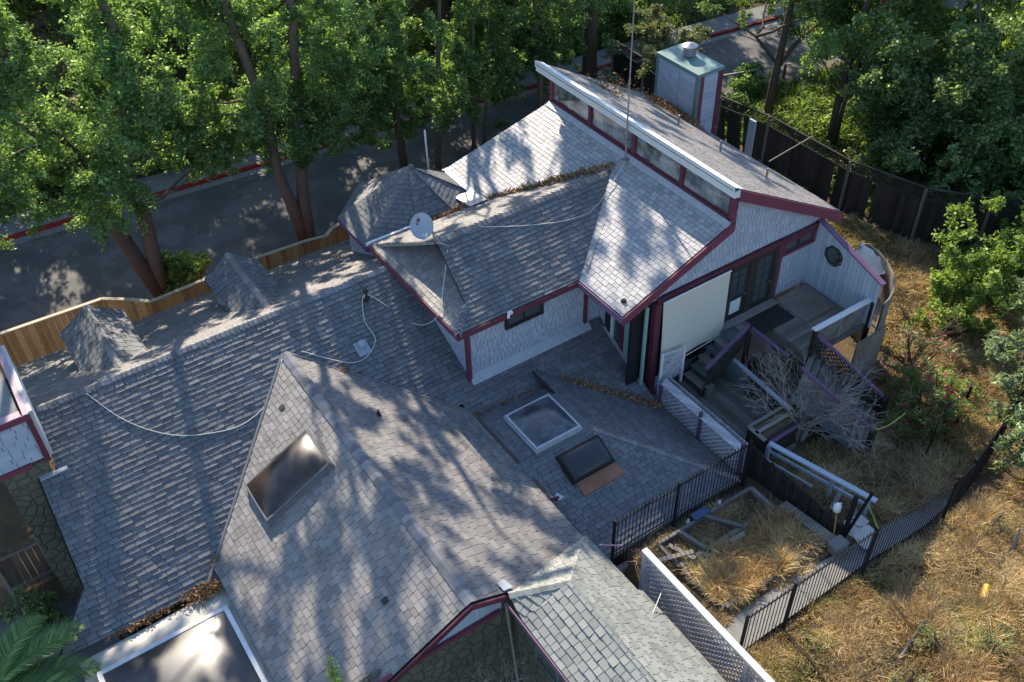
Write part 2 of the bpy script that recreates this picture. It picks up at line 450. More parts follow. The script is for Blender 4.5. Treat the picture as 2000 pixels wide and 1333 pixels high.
# ------------------------------------------------------------------ HOUSE
house = thing('house', 'rambling grey-shingled house with maroon trim, many joined roofs, skylights and a turret', 'house', (8, 18, 0))
# heights of the roof planes
def zM(y): return 3.92+.5*(y-18.25)
def zF(y): return 5.845-.5*(y-22.1)
def zG(x): return 5.3-.5*abs(x-5.75) if x < 5.75 else 5.3-.45*(x-5.75)
def zU(y): return 6.0+.5*(y-18.0)
def zQ(x): return 6.0+.41*(x-14.03)
RS = dict(expo=.15, w=.29, t=.019)
# main roof, street side and yard side
b = B(11)
shingle(b, [(-1.25, 20.5, zM(20.5)), (-1.33, 17.7, zM(17.7)), (15.05, 17.7, zM(17.7)), (15.05, 20.5, zM(20.5))], seed=1, **RS)
shingle(b, [(-.78, 20.5, zM(20.5)), (15.05, 20.5, zM(20.5)), (15.05, 22.1, zM(22.1)), (-.78, 22.1, zM(22.1))], seed=1, **RS)
shingle(b, [(-1.33, 17.7, zM(17.7)), (-2.45, 16.5, zM(16.5)), (3, 16.42, zM(16.42)), (3, 17.7, zM(17.7))], seed=1, **RS)
shingle(b, [(9.6, 17.7, zM(17.7)), (9.6, 16.6, zM(16.6)), (15.05, 15.1, zM(15.1)), (15.05, 17.7, zM(17.7))], seed=1, **RS)
b.build('main_roof', ['roof_shingle', 'underlay_butt_shade'], house)
b = B(12)
shingle(b, [(-.85, 22.1, zF(22.1)), (11.2, 22.1, zF(22.1)), (11.2, 27.9, zF(27.9)), (-.85, 27.9, zF(27.9))], seed=4, expo=.142, w=.29, t=.016)
b.build('street_roof', ['roof_shingle_worn', 'underlay_butt_shade'], house)
b = B(13); caps(b, (-.8, 22.1, 5.85), (10.2, 22.1, 5.85), (0, -1, -.5), (0, 1, -.5)); b.build('ridge_cap', 'ridge_shingle', house)
# left rake board and eaves of main roof
b = B(14)
fascia(b, (-1.27, 20.5, zM(20.5)-.02), (-1.35, 17.7, zM(17.7)-.02), .16, .03, (-1, 0, 0)); fascia(b, (-1.35, 17.7, zM(17.7)-.02), (-2.48, 16.5, zM(16.5)-.02), .16, .03, (-1, 1, 0))
b.build('rake_board', 'dark_wood', house)
# gabled roof towards the yard
b = B(15)
shingle(b, [(5.75, 20.95, 5.3), (1.55, 16.75, zG(1.55)), (1.55, 10.95, zG(1.55)), (5.75, 10.95, 5.3)], seed=7, expo=.15, w=.27, t=.014)
b.build('gable_roof', ['roof_shingle_mid', 'underlay_butt_shade'], house)
b = B(16)
shingle(b, [(5.75, 20.95, 5.3), (5.75, 10.95, 5.3), (9.65, 10.95, zG(9.65)), (9.65, 17.45, zG(9.65))], seed=8, expo=.15, w=.27, t=.013)
b.build('gable_roof', ['roof_shingle_worn', 'underlay_butt_shade'], house)
b = B(17); caps(b, (5.75, 20.9, 5.31), (5.75, 10.95, 5.31), (-1, 0, -.5), (1, 0, -.45), w=.17, step=.16, t=.03); b.build('ridge_cap', 'ridge_shingle', house)
# valleys: dark metal lines
b = B(18)
b.bar((5.7, 20.93, 5.3), (1.15, 16.4, 3.03), .07, .03); b.bar((5.8, 20.93, 5.3), (9.66, 17.4, 3.56), .07, .03)
b.bar((9.66, 17.4, 3.5), (12.72, 17.12, 3.37), .09, .03); b.bar((12.72, 17.12, 3.37), (15.02, 15.2, 2.42), .07, .03)
b.build('valley_gutter', 'lead_band', house)
b = B(19)
b.bar((9.72, 17.3, 3.46), (9.72, 13.3, 3.46), .12, .04)
b.build('gutter', 'stem_brown', house)
b = B(19); b.bar((9.82, 17.05, 3.5), (9.82, 13.6, 3.5), .03, .03); b.build('gutter', 'lead_band', house)
# hip roof with two skylights
hz = 2.35
b = B(21); HP = dict(expo=.14, w=.28, t=.01)
tz = 3.70
shingle(b, [(15.05, 11.8, hz), (15.05, 17.6, hz), (12.05, 17.6, tz), (12.05, 14.8, tz)], seed=11, **HP)
shingle(b, [(9.3, 11.8, hz), (15.05, 11.8, hz), (12.05, 14.8, tz), (9.3, 14.8, tz)], seed=12, expo=.14, w=.28, t=.014)
shingle(b, [(9.64, 17.1, 3.37), (12.75, 17.1, 3.37), (12.05, 16.35, tz), (10.28, 16.35, tz)], seed=13, **HP)
shingle(b, [(9.64, 14.0, 3.41), (10.28, 14.8, tz), (10.28, 16.35, tz), (9.64, 17.1, 3.41)], seed=14, **HP)
shingle(b, [(10.28, 14.8, tz), (12.05, 14.8, tz), (12.05, 16.4, tz), (10.28, 16.4, tz)], seed=14, **HP) if False else None
b.box((10.2, 14.7, tz-.3), (12.1, 16.45, tz+.004), 0, .4);
b.build('hip_roof', ['roof_shingle', 'underlay_butt_shade'], house)
b = B(22); caps(b, (15.05, 11.8, hz), (12.05, 14.8, tz), (0, -1, -.45), (1, 0, -.45), w=.15, t=.02, step=.17); b.build('ridge_cap', 'roof_shingle_mid', house)
b = B(22); caps(b, (12.72, 17.1, 3.38), (12.0, 16.35, tz), (0, 1, -.4), (1, 0, -.45), w=.13, t=.012)
b.build('ridge_cap', 'roof_shingle', house)
b = B(23)
fascia(b, (9.3, 11.79, hz-.01), (15.08, 11.79, hz-.01), .22, .03, (0, -1, 0)); b.build('fascia', 'concrete_dark', house)
b = B(24); fascia(b, (15.08, 11.8, hz-.01), (15.08, 15.2, hz-.01), .2, .03, (1, 0, 0)); b.build('fascia', 'grey_wood', house)
b = B(25); fascia(b, (9.3, 13.55, 3.62), (9.95, 13.42, 3.52), .16, .03, (0, -1, 0)); b.build('fascia', 'fascia_red', house)
# wing with dutch hip
b = B(31)
shingle(b, [(9.83, 18.0, 6.0), (14.06, 18.0, 6.0), (17.75, 20.58, 7.29), (14.5, 20.58, 7.29), (11.1, 19.1, zU(19.1))][:2]+[(17.2, 20.58, 7.29), (12.4, 20.58, 7.29)], seed=21, **RS)
shingle(b, [(10.5, 18.66, zU(18.66)), (12.4, 20.58, 7.29), (10.75, 20.58, 7.29)], seed=21, **RS)
b.build('wing_roof', ['roof_shingle', 'underlay_butt_shade'], house)
b = B(32)
shingle(b, [(10.72, 20.58, 7.29), (17.2, 20.58, 7.29), (14.2, 23.2, 5.98), (9.86, 23.2, 5.98)], seed=22, **RS)
b.build('wing_roof', ['roof_shingle_worn', 'underlay_butt_shade'], house)
b = B(33)   # hip end facing left
hp = .42
shingle(b, [(9.8, 18.0, 6.0), (11.6, 19.5, 6.0+hp*1.8), (11.6, 21.6, 6.0+hp*1.8), (9.8, 23.2, 6.0)], seed=23, expo=.142, w=.27, t=.014)
b.build('hip_end_roof', ['roof_shingle_mid', 'underlay_butt_shade'], house)
b = B(34); caps(b, (10.72, 20.58, 7.3), (17.0, 20.58, 7.3), (0, -1, -.5), (0, 1, -.5), t=.03, step=.17); b.build('ridge_cap', 'roof_shingle_mid', house)
b = B(34); caps(b, (9.83, 18.0, 6.03), (10.5, 18.66, 6.35), (-1, 0, -.42), (0, -1, -.5))
b.build('ridge_cap', 'roof_shingle', house)
b = B(35)   # little gable under the ridge end
b.face([(11.0, 19.35, zU(19.35)-.06), (11.0, 20.58, 7.24), (11.0, 21.9, 6.6)], 0, .2); b.build('gable_vent', 'fascia_red', house)
b = B(35); fascia(b, (10.71, 18.75, zU(18.75)), (10.71, 20.58, 7.28), .1, .03, (-1, 0, 0)); b.build('rake_board', 'dark_wood', house)
b = B(35); fascia(b, (10.71, 20.58, 7.28), (9.88, 23.2, 5.97), .1, .03, (-1, 0, 0)); b.build('rake_board', 'concrete_dark', house)
b = B(36)
fascia(b, (9.80, 17.98, 5.99), (14.05, 17.98, 5.99), .19, .035, (0, -1, 0)); b.build('fascia', 'fascia_red', house)
b = B(37); fascia(b, (9.79, 17.95, 5.99), (9.79, 23.2, 5.99), .19, .035, (-1, 0, 0)); b.build('fascia', 'fascia_red', house)
b = B(38); b.bar((9.72, 23.28, 5.99), (11.5, 23.28, 6.0), .09, .08); b.bar((11.5, 23.28, 6.0), (13.4, 23.22, 6.0), .07, .06); b.build('gutter', 'white_paint', house)
# wing walls
SW = dict(expo=.15, w=.16, t=.012, slab=.06, under=1)
b = B(41)
y = 18.25; zt = 5.97
def wallx(b, pts, **k): shingle(b, pts, **{**SW, **k})
# window opening x 11.72-13.0, z 5.02-5.6
wx0, wx1, wz0, wz1 = 11.5, 12.85, 5.17, 5.78
for lo, hi, za, zb in ((10.25, wx0, 3.5, zt), (wx1, 14.42, 3.5, zt), (wx0, wx1, 3.5, wz0), (wx0, wx1, wz1, zt)):
    wallx(b, [(lo, y, za), (hi, y, za), (hi, y, zb), (lo, y, zb)], seed=31)
b.build('wall', ['siding_paint', 'underlay_butt_shade'], house)
b = B(42); wallx(b, [(10.22, 22.9, 4.3), (10.22, 18.25, 3.6), (10.22, 18.25, 6.0), (10.22, 22.9, 6.0)], seed=32)
b.build('wall', ['siding_paint', 'underlay_butt_shade'], house)
b = B(43); wallx(b, [(15.05, 18.25, 3.5), (15.05, 17.9, 3.4), (15.05, 17.9, 5.97), (15.05, 18.25, 5.97)], seed=33); wallx(b, [(14.42, 18.27, 3.5), (15.05, 18.27, 3.5), (15.05, 18.27, 6.1), (14.42, 18.27, 6.1)], seed=34)
b.build('wall', ['siding_board', 'underlay_butt_shade'], house)
b = B(44)
b.box((10.13, 18.13, 3.7), (10.25, 18.26, 5.9)); b.build('corner_trim', 'fascia_red', house)
b = B(44); b.box((14.38, 18.17, 3.85), (14.5, 18.3, 5.9)); b.build('corner_trim', 'fascia_red', house)
b = B(45)     # sloping white apron flashing at the wall foot
z0 = zM(18.2)
b.hexa([(10.2, 18.0, zM(18.0)+.01), (14.55, 18.0, zM(18.0)+.01), (14.55, 18.24, z0+.03), (10.2, 18.24, z0+.03), (10.2, 18.0, zM(18.0)+.03), (14.55, 18.0, zM(18.0)+.03), (14.55, 18.235, z0+.13), (10.2, 18.235, z0+.13)])
b.build('flashing', 'flashing', house)
def window(parent, axis, plane, a0, a1, z0, z1, out, frame='fascia_red', glassm='window_glass', fw=.08, mull=1, depth=.06, name='window', mw=None):
    """window in the plane x=plane (axis 0) or y=plane (axis 1); out = +-1 facing direction"""
    fb = B(hash((a0, z0)) & 255); mw = mw or fw*.6
    def bx(bb, l0, l1, h0, h1, d0, d1, mt=0):
        lo, hi = plane+out*min(d0, d1), plane+out*max(d0, d1); lo, hi = min(lo, hi), max(lo, hi)
        if axis == 1: bb.box((l0, lo, h0), (l1, hi, h1), mt)
        else: bb.box((lo, l0, h0), (hi, l1, h1), mt)
    bx(fb, a0, a1, z1-fw, z1, -.02, depth); bx(fb, a0, a1, z0, z0+fw, -.02, depth)
    bx(fb, a0, a0+fw, z0+fw, z1-fw, -.02, depth); bx(fb, a1-fw, a1, z0+fw, z1-fw, -.02, depth)
    for k in range(mull):
        c = a0+(a1-a0)*(k+1)/(mull+1); bx(fb, c-mw/2, c+mw/2, z0+fw, z1-fw, -.02, depth*.7)
    fo = fb.build(name, frame, parent, bevel=.004)
    pb = B(3); bx(pb, a0+fw*.5, a1-fw*.5, z0+fw*.5, z1-fw*.5, -.05, -.025, 0); pb.build('pane', glassm, fo)
    return fo
window(house, 1, 18.22, wx0, wx1, wz0, wz1, -1, 'dark_wood', fw=.07, mull=1, mw=.03)
# low slope under the clerestory
b = B(51); PS = dict(expo=.15, w=.24, t=.012)
shingle(b, [(14.0, 15.97, zQ(14.0)), (18.0, 15.97, zQ(18.0)), (18.0, 20.58, zQ(18.0)), (14.0, 20.58, zQ(14.0))], seed=41, **PS)
shingle(b, [(14.0, 20.58, zQ(14.0)), (18.0, 20.58, zQ(18.0)), (18.0, 24.9, zQ(18.0)), (14.0, 25.6, zQ(14.0))], seed=41, **PS)
b.build('low_roof', ['roof_shingle_pale', 'underlay_butt_shade'], house)
b = B(52); fascia(b, (13.97, 15.93, 5.98), (17.98, 15.93, zQ(17.98)), .3, .05, (0, -1, 0)); b.build('fascia', 'fascia_red', house)
b = B(53); fascia(b, (13.97, 15.9, 5.98), (13.97, 18.1, 5.98), .2, .04, (-1, 0, 0)); b.build('fascia', 'fascia_purple', house)
b = B(54); b.bar((13.95, 23.35, 6.0), (13.95, 25.6, 6.0), .22, .03); b.build('flashing', 'white_paint', house)
b = B(55); b.bar((14.3, 18.0, 6.12), (17.75, 20.5, 7.5), .05, .02); b.build('valley_gutter', 'lead_band', house)
b = B(56); b.hexa([(13.3, 22.9, 6.02), (13.95, 22.9, 6.02), (13.95, 23.9, 6.0), (13.3, 23.9, 6.0), (13.3, 22.9, 6.2), (13.95, 22.9, 6.22), (13.95, 23.9, 6.04), (13.3, 23.9, 6.03)]); b.build('flashing', 'galvanised', house)
# clerestory: four windows, red frame, white fascia; shed roof above
cx = 17.88; y0c, y1c = 15.98, 24.9
b = B(57); b.box((cx-.03, y0c+.02, 7.4), (cx+.12, y1c, 7.72)); b.box((cx, y0c+.02, 8.43), (cx+.12, y1c, 8.6)); 
for yy in [y0c+.02, 18.12, 20.36, 22.6, y1c-.14]: b.box((cx-.015, yy, 7.72), (cx+.12, yy+.14, 8.43))
b.box((cx-.03, y0c-.06, 7.45), (cx+.13, y0c+.1, 8.7)); b.build('clerestory_frame', 'fascia_red', house, bevel=.006)
for i, (a0, a1) in enumerate(((16.14, 18.12), (18.26, 20.36), (20.5, 22.6), (22.74, 24.76))):
    fb = B(60+i); x = cx+.03
    fb.box((x, a0, 7.72), (x+.05, a1, 7.75)); fb.box((x, a0, 8.40), (x+.05, a1, 8.43)); fb.box((x, a0, 7.75), (x+.05, a0+.03, 8.40)); fb.box((x, a1-.03, 7.75), (x+.05, a1, 8.40))
    w_ = fb.build('window', 'fascia_red', house); pb = B(64+i); pb.box((x+.03, a0+.03, 7.75), (x+.045, a1-.03, 8.40)); pb.build('pane', 'clerestory_glass', w_)
b = B(58); b.hexa([(17.68, y0c-.02, 7.48), (17.9, y0c-.02, 7.50), (17.9, y1c, 7.50), (17.68, y1c, 7.48), (17.68, y0c-.02, 7.54), (17.85, y0c-.02, 7.63), (17.85, y1c, 7.63), (17.68, y1c, 7.54)])
b.build('flashing', 'flashing', house)
def zS(x): return 8.9-.555*(x-17.7)
b = B(59)
shingle(b, [(17.72, 15.9, zS(17.72)), (22.75, 15.9, zS(22.75)), (22.75, 25.45, zS(22.75)), (17.72, 25.45, zS(17.72))], seed=51, expo=.15, w=.3, t=.012)
b.build('shed_roof', ['roof_shingle_worn', 'underlay_butt_shade'], house)
b = B(61)
fascia(b, (17.71, 15.86, 8.93), (17.71, 25.5, 8.93), .22, .03, (-1, 0, 0)); b.hexa([(17.72, 15.86, 8.55), (17.95, 15.86, 8.5), (17.95, 25.5, 8.5), (17.72, 25.5, 8.55), (17.74, 15.86, 8.75), (17.95, 15.86, 8.75), (17.95, 25.5, 8.75), (17.74, 25.5, 8.75)])
b.hexa([(17.68, 15.86, 8.91), (18.05, 15.86, 8.72), (18.05, 25.5, 8.72), (17.68, 25.5, 8.91), (17.68, 15.86, 8.94), (18.05, 15.86, 8.745), (18.05, 25.5, 8.745), (17.68, 25.5, 8.94)])
b.build('fascia', 'white_paint', house)
b = B(62); fascia(b, (17.95, 15.885, zS(17.95)-.02), (22.8, 15.885, zS(22.8)-.02), .36, .05, (0, -1, 0)); b.build('fascia', 'fascia_red', house)
for i, (x, y) in enumerate(((20.82, 19.53), (20.83, 21.58), (20.82, 17.46))):
    b = B(66+i); b.tube([(x, y, zS(x)-.05), (x, y, zS(x)+.42)], .035, 10); b.tube([(x, y, zS(x)), (x, y, zS(x)+.05)], [.09, .04], 10); b.build('vent_pipe', 'galvanised', house)
# gable end wall towards the deck (y = 16.05)
gy = 16.06
b = B(71); gw = dict(expo=.155, w=.15, t=.012, slab=.06, under=1)
shingle(b, [(15.5, gy, 5.98), (17.95, gy, 5.98), (17.95, gy, 7.5), (15.5, gy, 6.5)], seed=61, **gw)
shingle(b, [(17.95, gy, 5.98), (21.9, gy, 5.98), (21.9, gy, 6.55), (17.95, gy, 8.7)], seed=61, **gw)
shingle(b, [(20.35, gy, 3.6), (21.9, gy, 3.6), (21.9, gy, 5.98), (20.35, gy, 5.98)], seed=61, **gw)
shingle(b, [(14.2, gy, 5.9), (15.5, gy, 5.9), (15.5, gy, 6.5), (14.2, gy, 6.0)], seed=62, **gw)
b.build('wall', ['siding_paint', 'underlay_butt_shade'], house)
b = B(72); b.box((15.3, 15.93, 5.82), (21.88, 16.0, 6.0)); b.box((20.25, 15.95, 3.6), (20.42, 16.02, 5.82)); b.build('beam', 'fascia_red', house)
b = B(72); b.box((21.84, 16.0, 3.3), (21.98, 16.14, 5.81)); b.build('corner_trim', 'siding_board', house)
b = B(72); b.box((21.84, 15.99, 5.9), (21.98, 16.1, 6.0)); b.build('beam', 'fascia_red', house)
window(house, 1, 15.99, 20.42, 21.85, 5.27, 5.82, -1, 'fascia_red', fw=.09, mull=1, mw=.04)
b = B(73)
for x0, x1 in ((18.05, 18.25), (19.02, 19.28), (20.08, 20.25)): b.box((x0, 15.94, 3.62), (x1, 16.04, 5.82))
b.box((18.05, 15.95, 5.65), (20.25, 16.04, 5.8)); frame = b.build('door_frame', 'dark_wood', house)
for k, (x0, x1, panel) in enumerate(((18.25, 19.02, True), (19.28, 20.08, False))):
    b = B(74+k)
    b.box((x0, 15.98, 3.62), (x0+.12, 16.02, 5.65)); b.box((x1-.1, 15.98, 3.62), (x1, 16.02, 5.65)); b.box((x0+.12, 15.98, 3.62), (x1-.1, 16.02, 3.85)); b.box((x0+.12, 15.98, 5.55), (x1-.1, 16.02, 5.65))
    zb = 4.55 if panel else 3.85
    if panel: b.box((x0+.12, 15.98, 4.42), (x1-.1, 16.02, 4.55))
    for r in range(1, 4 if panel else 5): zz = zb+(5.55-zb)*r/(4 if panel else 5); b.box((x0+.12, 15.985, zz-.012), (x1-.1, 16.015, zz+.012))
    xm = (x0+x1)/2; b.box((xm-.012, 15.985, zb), (xm+.012, 16.015, 5.55))
    dr = b.build('door', 'dark_wood', house, bevel=.004)
    b = B(76+k); b.box((x0+.1, 16.0, zb), (x1-.08, 16.008, 5.6)); b.build('pane', 'window_glass', dr)
    b = B(78+k); b.box((x0+.05, 16.05, 3.7), (x1-.05, 16.06, 5.6)); b.build('curtain', 'curtain', dr)
    if panel:
        b = B(80); b.box((x0+.14, 15.965, 3.88), (x1-.2, 15.985, 4.4)); b.build('pet_flap', 'white_paint', dr)
    b = B(82+k); b.tube([(x1-.05, 15.93, 4.5), (x1-.05, 15.98, 4.5)], .02, 8); b.build('handle', 'galvanised', dr)
b = B(84); b.box((14.5, 16.12, 2.6), (18.1, 16.2, 5.9)); b.box((17.9, 16.09, 3.0), (18.06, 16.2, 5.9)); b.build('wall', 'interior_shade', house)
b = B(85); b.box((15.22, 15.9, 2.0), (15.44, 16.1, 5.83)); b.build('post', 'fascia_red', house)
b = B(86); b.box((14.9, 15.95, 2.6), (14.98, 16.03, 5.85)); b.build('post', 'green_pvc', house)
# side wall under the overhang (x = 15.05)
for ya, yb, mt, nm in ((17.9, 17.62, 'dark_wood', 'post'), (17.62, 17.5, 'white_paint', 'post'), (17.2, 16.95, 'fascia_red', 'post'), (16.95, 16.75, 'green_pvc', 'post'), (16.5, 16.25, 'fascia_purple', 'post'), (16.25, 16.08, 'dark_wood', 'post')):
    b = B(int(ya*100) & 255); b.box((14.98, yb, 2.7), (15.06, ya, 5.95)); b.build(nm, mt, house)
fb = B(87); fb.box((15.0, 16.1, 2.75), (15.06, 17.62, 2.95)); wo_ = fb.build('window', 'white_paint', house)
b = B(88); b.box((15.04, 16.05, 2.9), (15.06, 17.9, 5.95)); b.build('pane', 'window_glass', wo_)
b = B(89); b.bar((14.96, 17.9, zM(17.9)+.03), (14.96, 16.0, zM(16)+.03), .1, .04); b.build('flashing', 'flashing', house)
b = B(89); b.box((13.0, 15.2, .5), (15.0, 15.9, 2.3)); b.box((14.9, 11.9, .5), (15.02, 15.9, 2.3)); b.box((9.5, 11.85, .5), (15.0, 11.95, 2.2)); b.build('foundation_wall', 'dark_wood', house)
b = B(90); b.box((22.0, 16.3, .4), (22.15, 24.9, 6.2)); b.box((17.8, 24.8, .2), (22.0, 24.95, 6.2)); b.hexa([(17.95, 24.82, 6.2), (22.0, 24.82, 6.2), (22.0, 24.9, 6.2), (17.95, 24.9, 6.2), (17.95, 24.82, 8.5), (22.0, 24.82, 6.3), (22.0, 24.9, 6.3), (17.95, 24.9, 8.5)]); b.box((14.3, 25.0, 0.1), (17.9, 25.1, 5.95)); b.box((15.1, 16.3, .4), (22.0, 16.4, 3.55)); b.build('wall', 'siding_board', house)
# walls under main roof
b = B(91); b.box((-.6, 27.4, 0), (11, 27.5, 3.1)); b.box((10.9, 24.5, 0), (11, 27.5, 3.4)); b.build('wall', 'siding_board', house)
# turret
TC = V(12.33, 24.9, 0); tr = 2.37/math.cos(math.pi/8); tz0, tz1 = 5.4, 7.05
oc = [V(TC.x+tr*math.cos(math.pi/8+k*math.pi/4), TC.y+tr*math.sin(math.pi/8+k*math.pi/4), tz0) for k in range(8)]
b = B(92)
for k in range(8): shingle(b, [oc[k], oc[(k+1) % 8], (TC.x, TC.y, tz1)], seed=70+k, expo=.17, w=.27, t=.016, slab=.05)
trf = b.build('turret_roof', ['roof_shingle', 'underlay_butt_shade'], house)
b = B(93)
for k in range(8):
    l = (oc[(k+1) % 8]-oc[k]).normalized(); c = V(TC.x, TC.y, tz1)
    caps(b, oc[k]+V(0, 0, .01), c+V(0, 0, .01), -l, l, w=.10, step=.17, t=.016, seed=k)
b.build('ridge_cap', 'roof_shingle_worn', trf)
b = B(94)
for k in range(8):
    a, c = oc[k], oc[(k+1) % 8]; o_ = (a+c)/2-V(TC.x, TC.y, tz0); fascia(b, a, c, .17, .03, o_.normalized())
b.build('fascia', 'fascia_purple', trf)
b = B(95)
for k in range(8):
    a, c = TC+(oc[k]-TC)*.9, TC+(oc[(k+1) % 8]-TC)*.9; a.z = c.z = 0; b.face([a, c, c+V(0, 0, 5.4), a+V(0, 0, 5.4)], 0)
b.build('turret_wall', 'siding_paint', house)
# dormers
for di, (xr, yv) in enumerate(((1.68, 0), (6.15, 0))):
    hw = .95 if di == 0 else .9; rz, ez = 5.5, 4.86; yb = 22.8; ye = 26.1; yvv = 22.1+(5.845-ez)/.5
    d = B(100+di)
    for sgn in (-1, 1):
        pts = [(xr, yb, rz), (xr, ye, rz), (xr+sgn*hw, ye, ez), (xr+sgn*hw, yvv, ez)]
        shingle(d, pts if sgn < 0 else pts[::-1], seed=90+di*3+sgn, expo=.18, w=.24, t=.02, slab=.06, gap=.012)
    dm = d.build('dormer', ['roof_shingle', 'underlay_butt_shade'], house)
    d = B(102+di); caps(d, (xr, yb, rz+.01), (xr, ye, rz+.01), (-1, 0, -.68), (1, 0, -.68), w=.13, step=.3, t=.006); d.build('ridge_cap', 'roof_shingle_mid', dm)
    if di == 1: tag(dm, 'dormer roof with curled shingles nearest the turret')
    w = B(104+di); w.box((xr-hw+.15, 24.0, 3.4), (xr-hw+.2, ye-.15, ez)); w.box((xr+hw-.2, 24.0, 3.4), (xr+hw-.15, ye-.15, ez)); w.box((xr-hw+.15, ye-.2, 3.2), (xr+hw-.15, ye-.15, 5.0)); w.build('wall', 'siding_paint', dm)
    w = B(106+di); fascia(w, (xr-hw, ye, ez), (xr, ye, rz), .12, .03, (0, 1, 0)); fascia(w, (xr, ye, rz), (xr+hw, ye, ez), .12, .03, (0, 1, 0)); w.box((xr-hw-.02, ye-.3, ez-.1), (xr-hw+.1, ye, ez-.02)); w.box((xr+hw-.1, ye-.3, ez-.1), (xr+hw+.02, ye, ez-.02)); w.build('fascia', 'fascia_red', dm)
    w = B(108+di); w.bar((xr+hw*.98, yvv-.05, ez+.02), (xr+.1, yb-.1, rz-.02), .04, .02); w.bar((xr-hw*.98, yvv-.05, ez+.02), (xr-.1, yb-.1, rz-.02), .04, .02); w.build('flashing', 'fascia_red' if di else 'lead_band', dm)
# flat-roofed bay at far left
b = B(110); wallx(b, [(-3.6, 20.5, 5.62), (-.82, 20.5, 5.62), (-.82, 20.5, 7.15), (-3.6, 20.5, 7.15)], seed=81, w=.33, expo=.17); b.build('wall', ['siding_board', 'underlay_butt_shade'], house)
b = B(111); b.box((-3.7, 20.40, 6.98), (-.8, 20.48, 7.17)); b.box((-.93, 20.42, 5.5), (-.8, 20.49, 6.98)); b.box((-3.6, 20.42, 5.48), (-1.25, 20.49, 5.62)); b.build('fascia', 'fascia_red', house)
b = B(112); b.box((-.93, 20.4, 7.171), (-.79, 23.4, 7.2)); b.box((-3.7, 20.4, 7.172), (-.98, 20.62, 7.198)); b.build('fascia', 'pink_paint', house)
b = B(113); b.box((-.79, 20.5, 5.6), (-.7, 23.4, 7.16)); b.build('flashing', 'white_paint', house)
b = B(114); b.box((-3.7, 20.55, 7.0), (-1.0, 24, 7.1), 0, .5); b.build('bay_roof', 'concrete_dark', house)
b = B(115); b.box((-1.25, 20.36, zM(20.4)+.02), (-.55, 20.5, zM(20.4)+.06)); b.build('flashing', 'flashing', house)
b = B(116); b.box((-2.0, 20.5, 0), (-.9, 20.6, 5.5)); b.build('stone_wall', 'stone_wall', house)
b = B(117); b.box((-.9, 16.9, 0), (-.8, 20.5, 3.0)); b.build('wall', 'dark_wood', house)
# glazed bay with the big dome at the lower left
b = B(120)
b.hexa([(-2.1, 15.62, 2.6), (1.62, 15.62, 2.6), (1.62, 16.4, 2.6), (-2.1, 16.4, 2.6), (-2.1, 15.62, 3.03), (1.6, 15.62, 3.03), (1.75, 16.3, 2.96), (-2.1, 16.3, 2.86)])
b.box((1.4, 10, 2.6), (1.72, 15.62, 3.04)); b.build('curb', 'dirty_white', house)
skb = B(121)
skb.box((-1.7, 15.5, 3.04), (1.42, 15.62, 3.12)); skb.box((1.3, 10, 3.04), (1.42, 15.5, 3.12)); skb.box((-1.82, 10, 3.04), (-1.7, 15.62, 3.12))
sk = skb.build('skylight', 'white_paint', house, bevel=.008)
def dome(parent, c, ux, uy, lx, ly, h, mat, n=18, seed=0, pw=4):
    """pillow-shaped skylight dome on centre c with half sizes lx, ly"""
    b = B(seed); c, ux, uy = V(*c), V(*ux).normalized(), V(*uy).normalized(); nn = ux.cross(uy); g = []
    for i in range(n+1):
        for j in range(n+1):
            a, d = -1+2*i/n, -1+2*j/n; g.append(c+ux*(a*lx)+uy*(d*ly)+nn*(h*((1-abs(a)**pw)*(1-abs(d)**pw))**.8))
    b.faces(g, [(i*(n+1)+j, (i+1)*(n+1)+j, (i+1)*(n+1)+j+1, i*(n+1)+j+1) for i in range(n) for j in range(n)], 0, .5)
    return b.build('dome', mat, parent, smooth=True)
dome(sk, (-.2, 12.8, 3.10), (1, 0, 0), (0, 1, 0), 1.5, 2.7, .32, 'smoke_acrylic', seed=1, pw=2.5)
def skylight(c, ux, uy, lx, ly, fm, dm, ch=.16, dh=.14, fw=.06, pw=3, label=None):
    c, ux, uy = V(*c), V(*ux).normalized(), V(*uy).normalized(); nn = ux.cross(uy)
    b = B(7)
    def fr(l, m_, z0, z1, w):
        for (a0, a1, d0, d1) in ((-l, l, m_-w, m_), (-l, l, -m_, -m_+w), (-l, -l+w, -m_+w, m_-w), (l-w, l, -m_+w, m_-w)):
            b.hexa([c+ux*a0+uy*d0+nn*z0, c+ux*a1+uy*d0+nn*z0, c+ux*a1+uy*d1+nn*z0, c+ux*a0+uy*d1+nn*z0, c+ux*a0+uy*d0+nn*z1, c+ux*a1+uy*d0+nn*z1, c+ux*a1+uy*d1+nn*z1, c+ux*a0+uy*d1+nn*z1])
    fr(lx+.03, ly+.03, -.02, ch*.55, fw); fr(lx, ly, ch*.55, ch, fw)
    o = b.build('skylight', fm, house, bevel=.005)
    if label: o['label'] = label
    dome(o, c+nn*(ch-.01), ux, uy, lx-fw*.6, ly-fw*.6, dh, dm, seed=3, pw=pw)
    return o
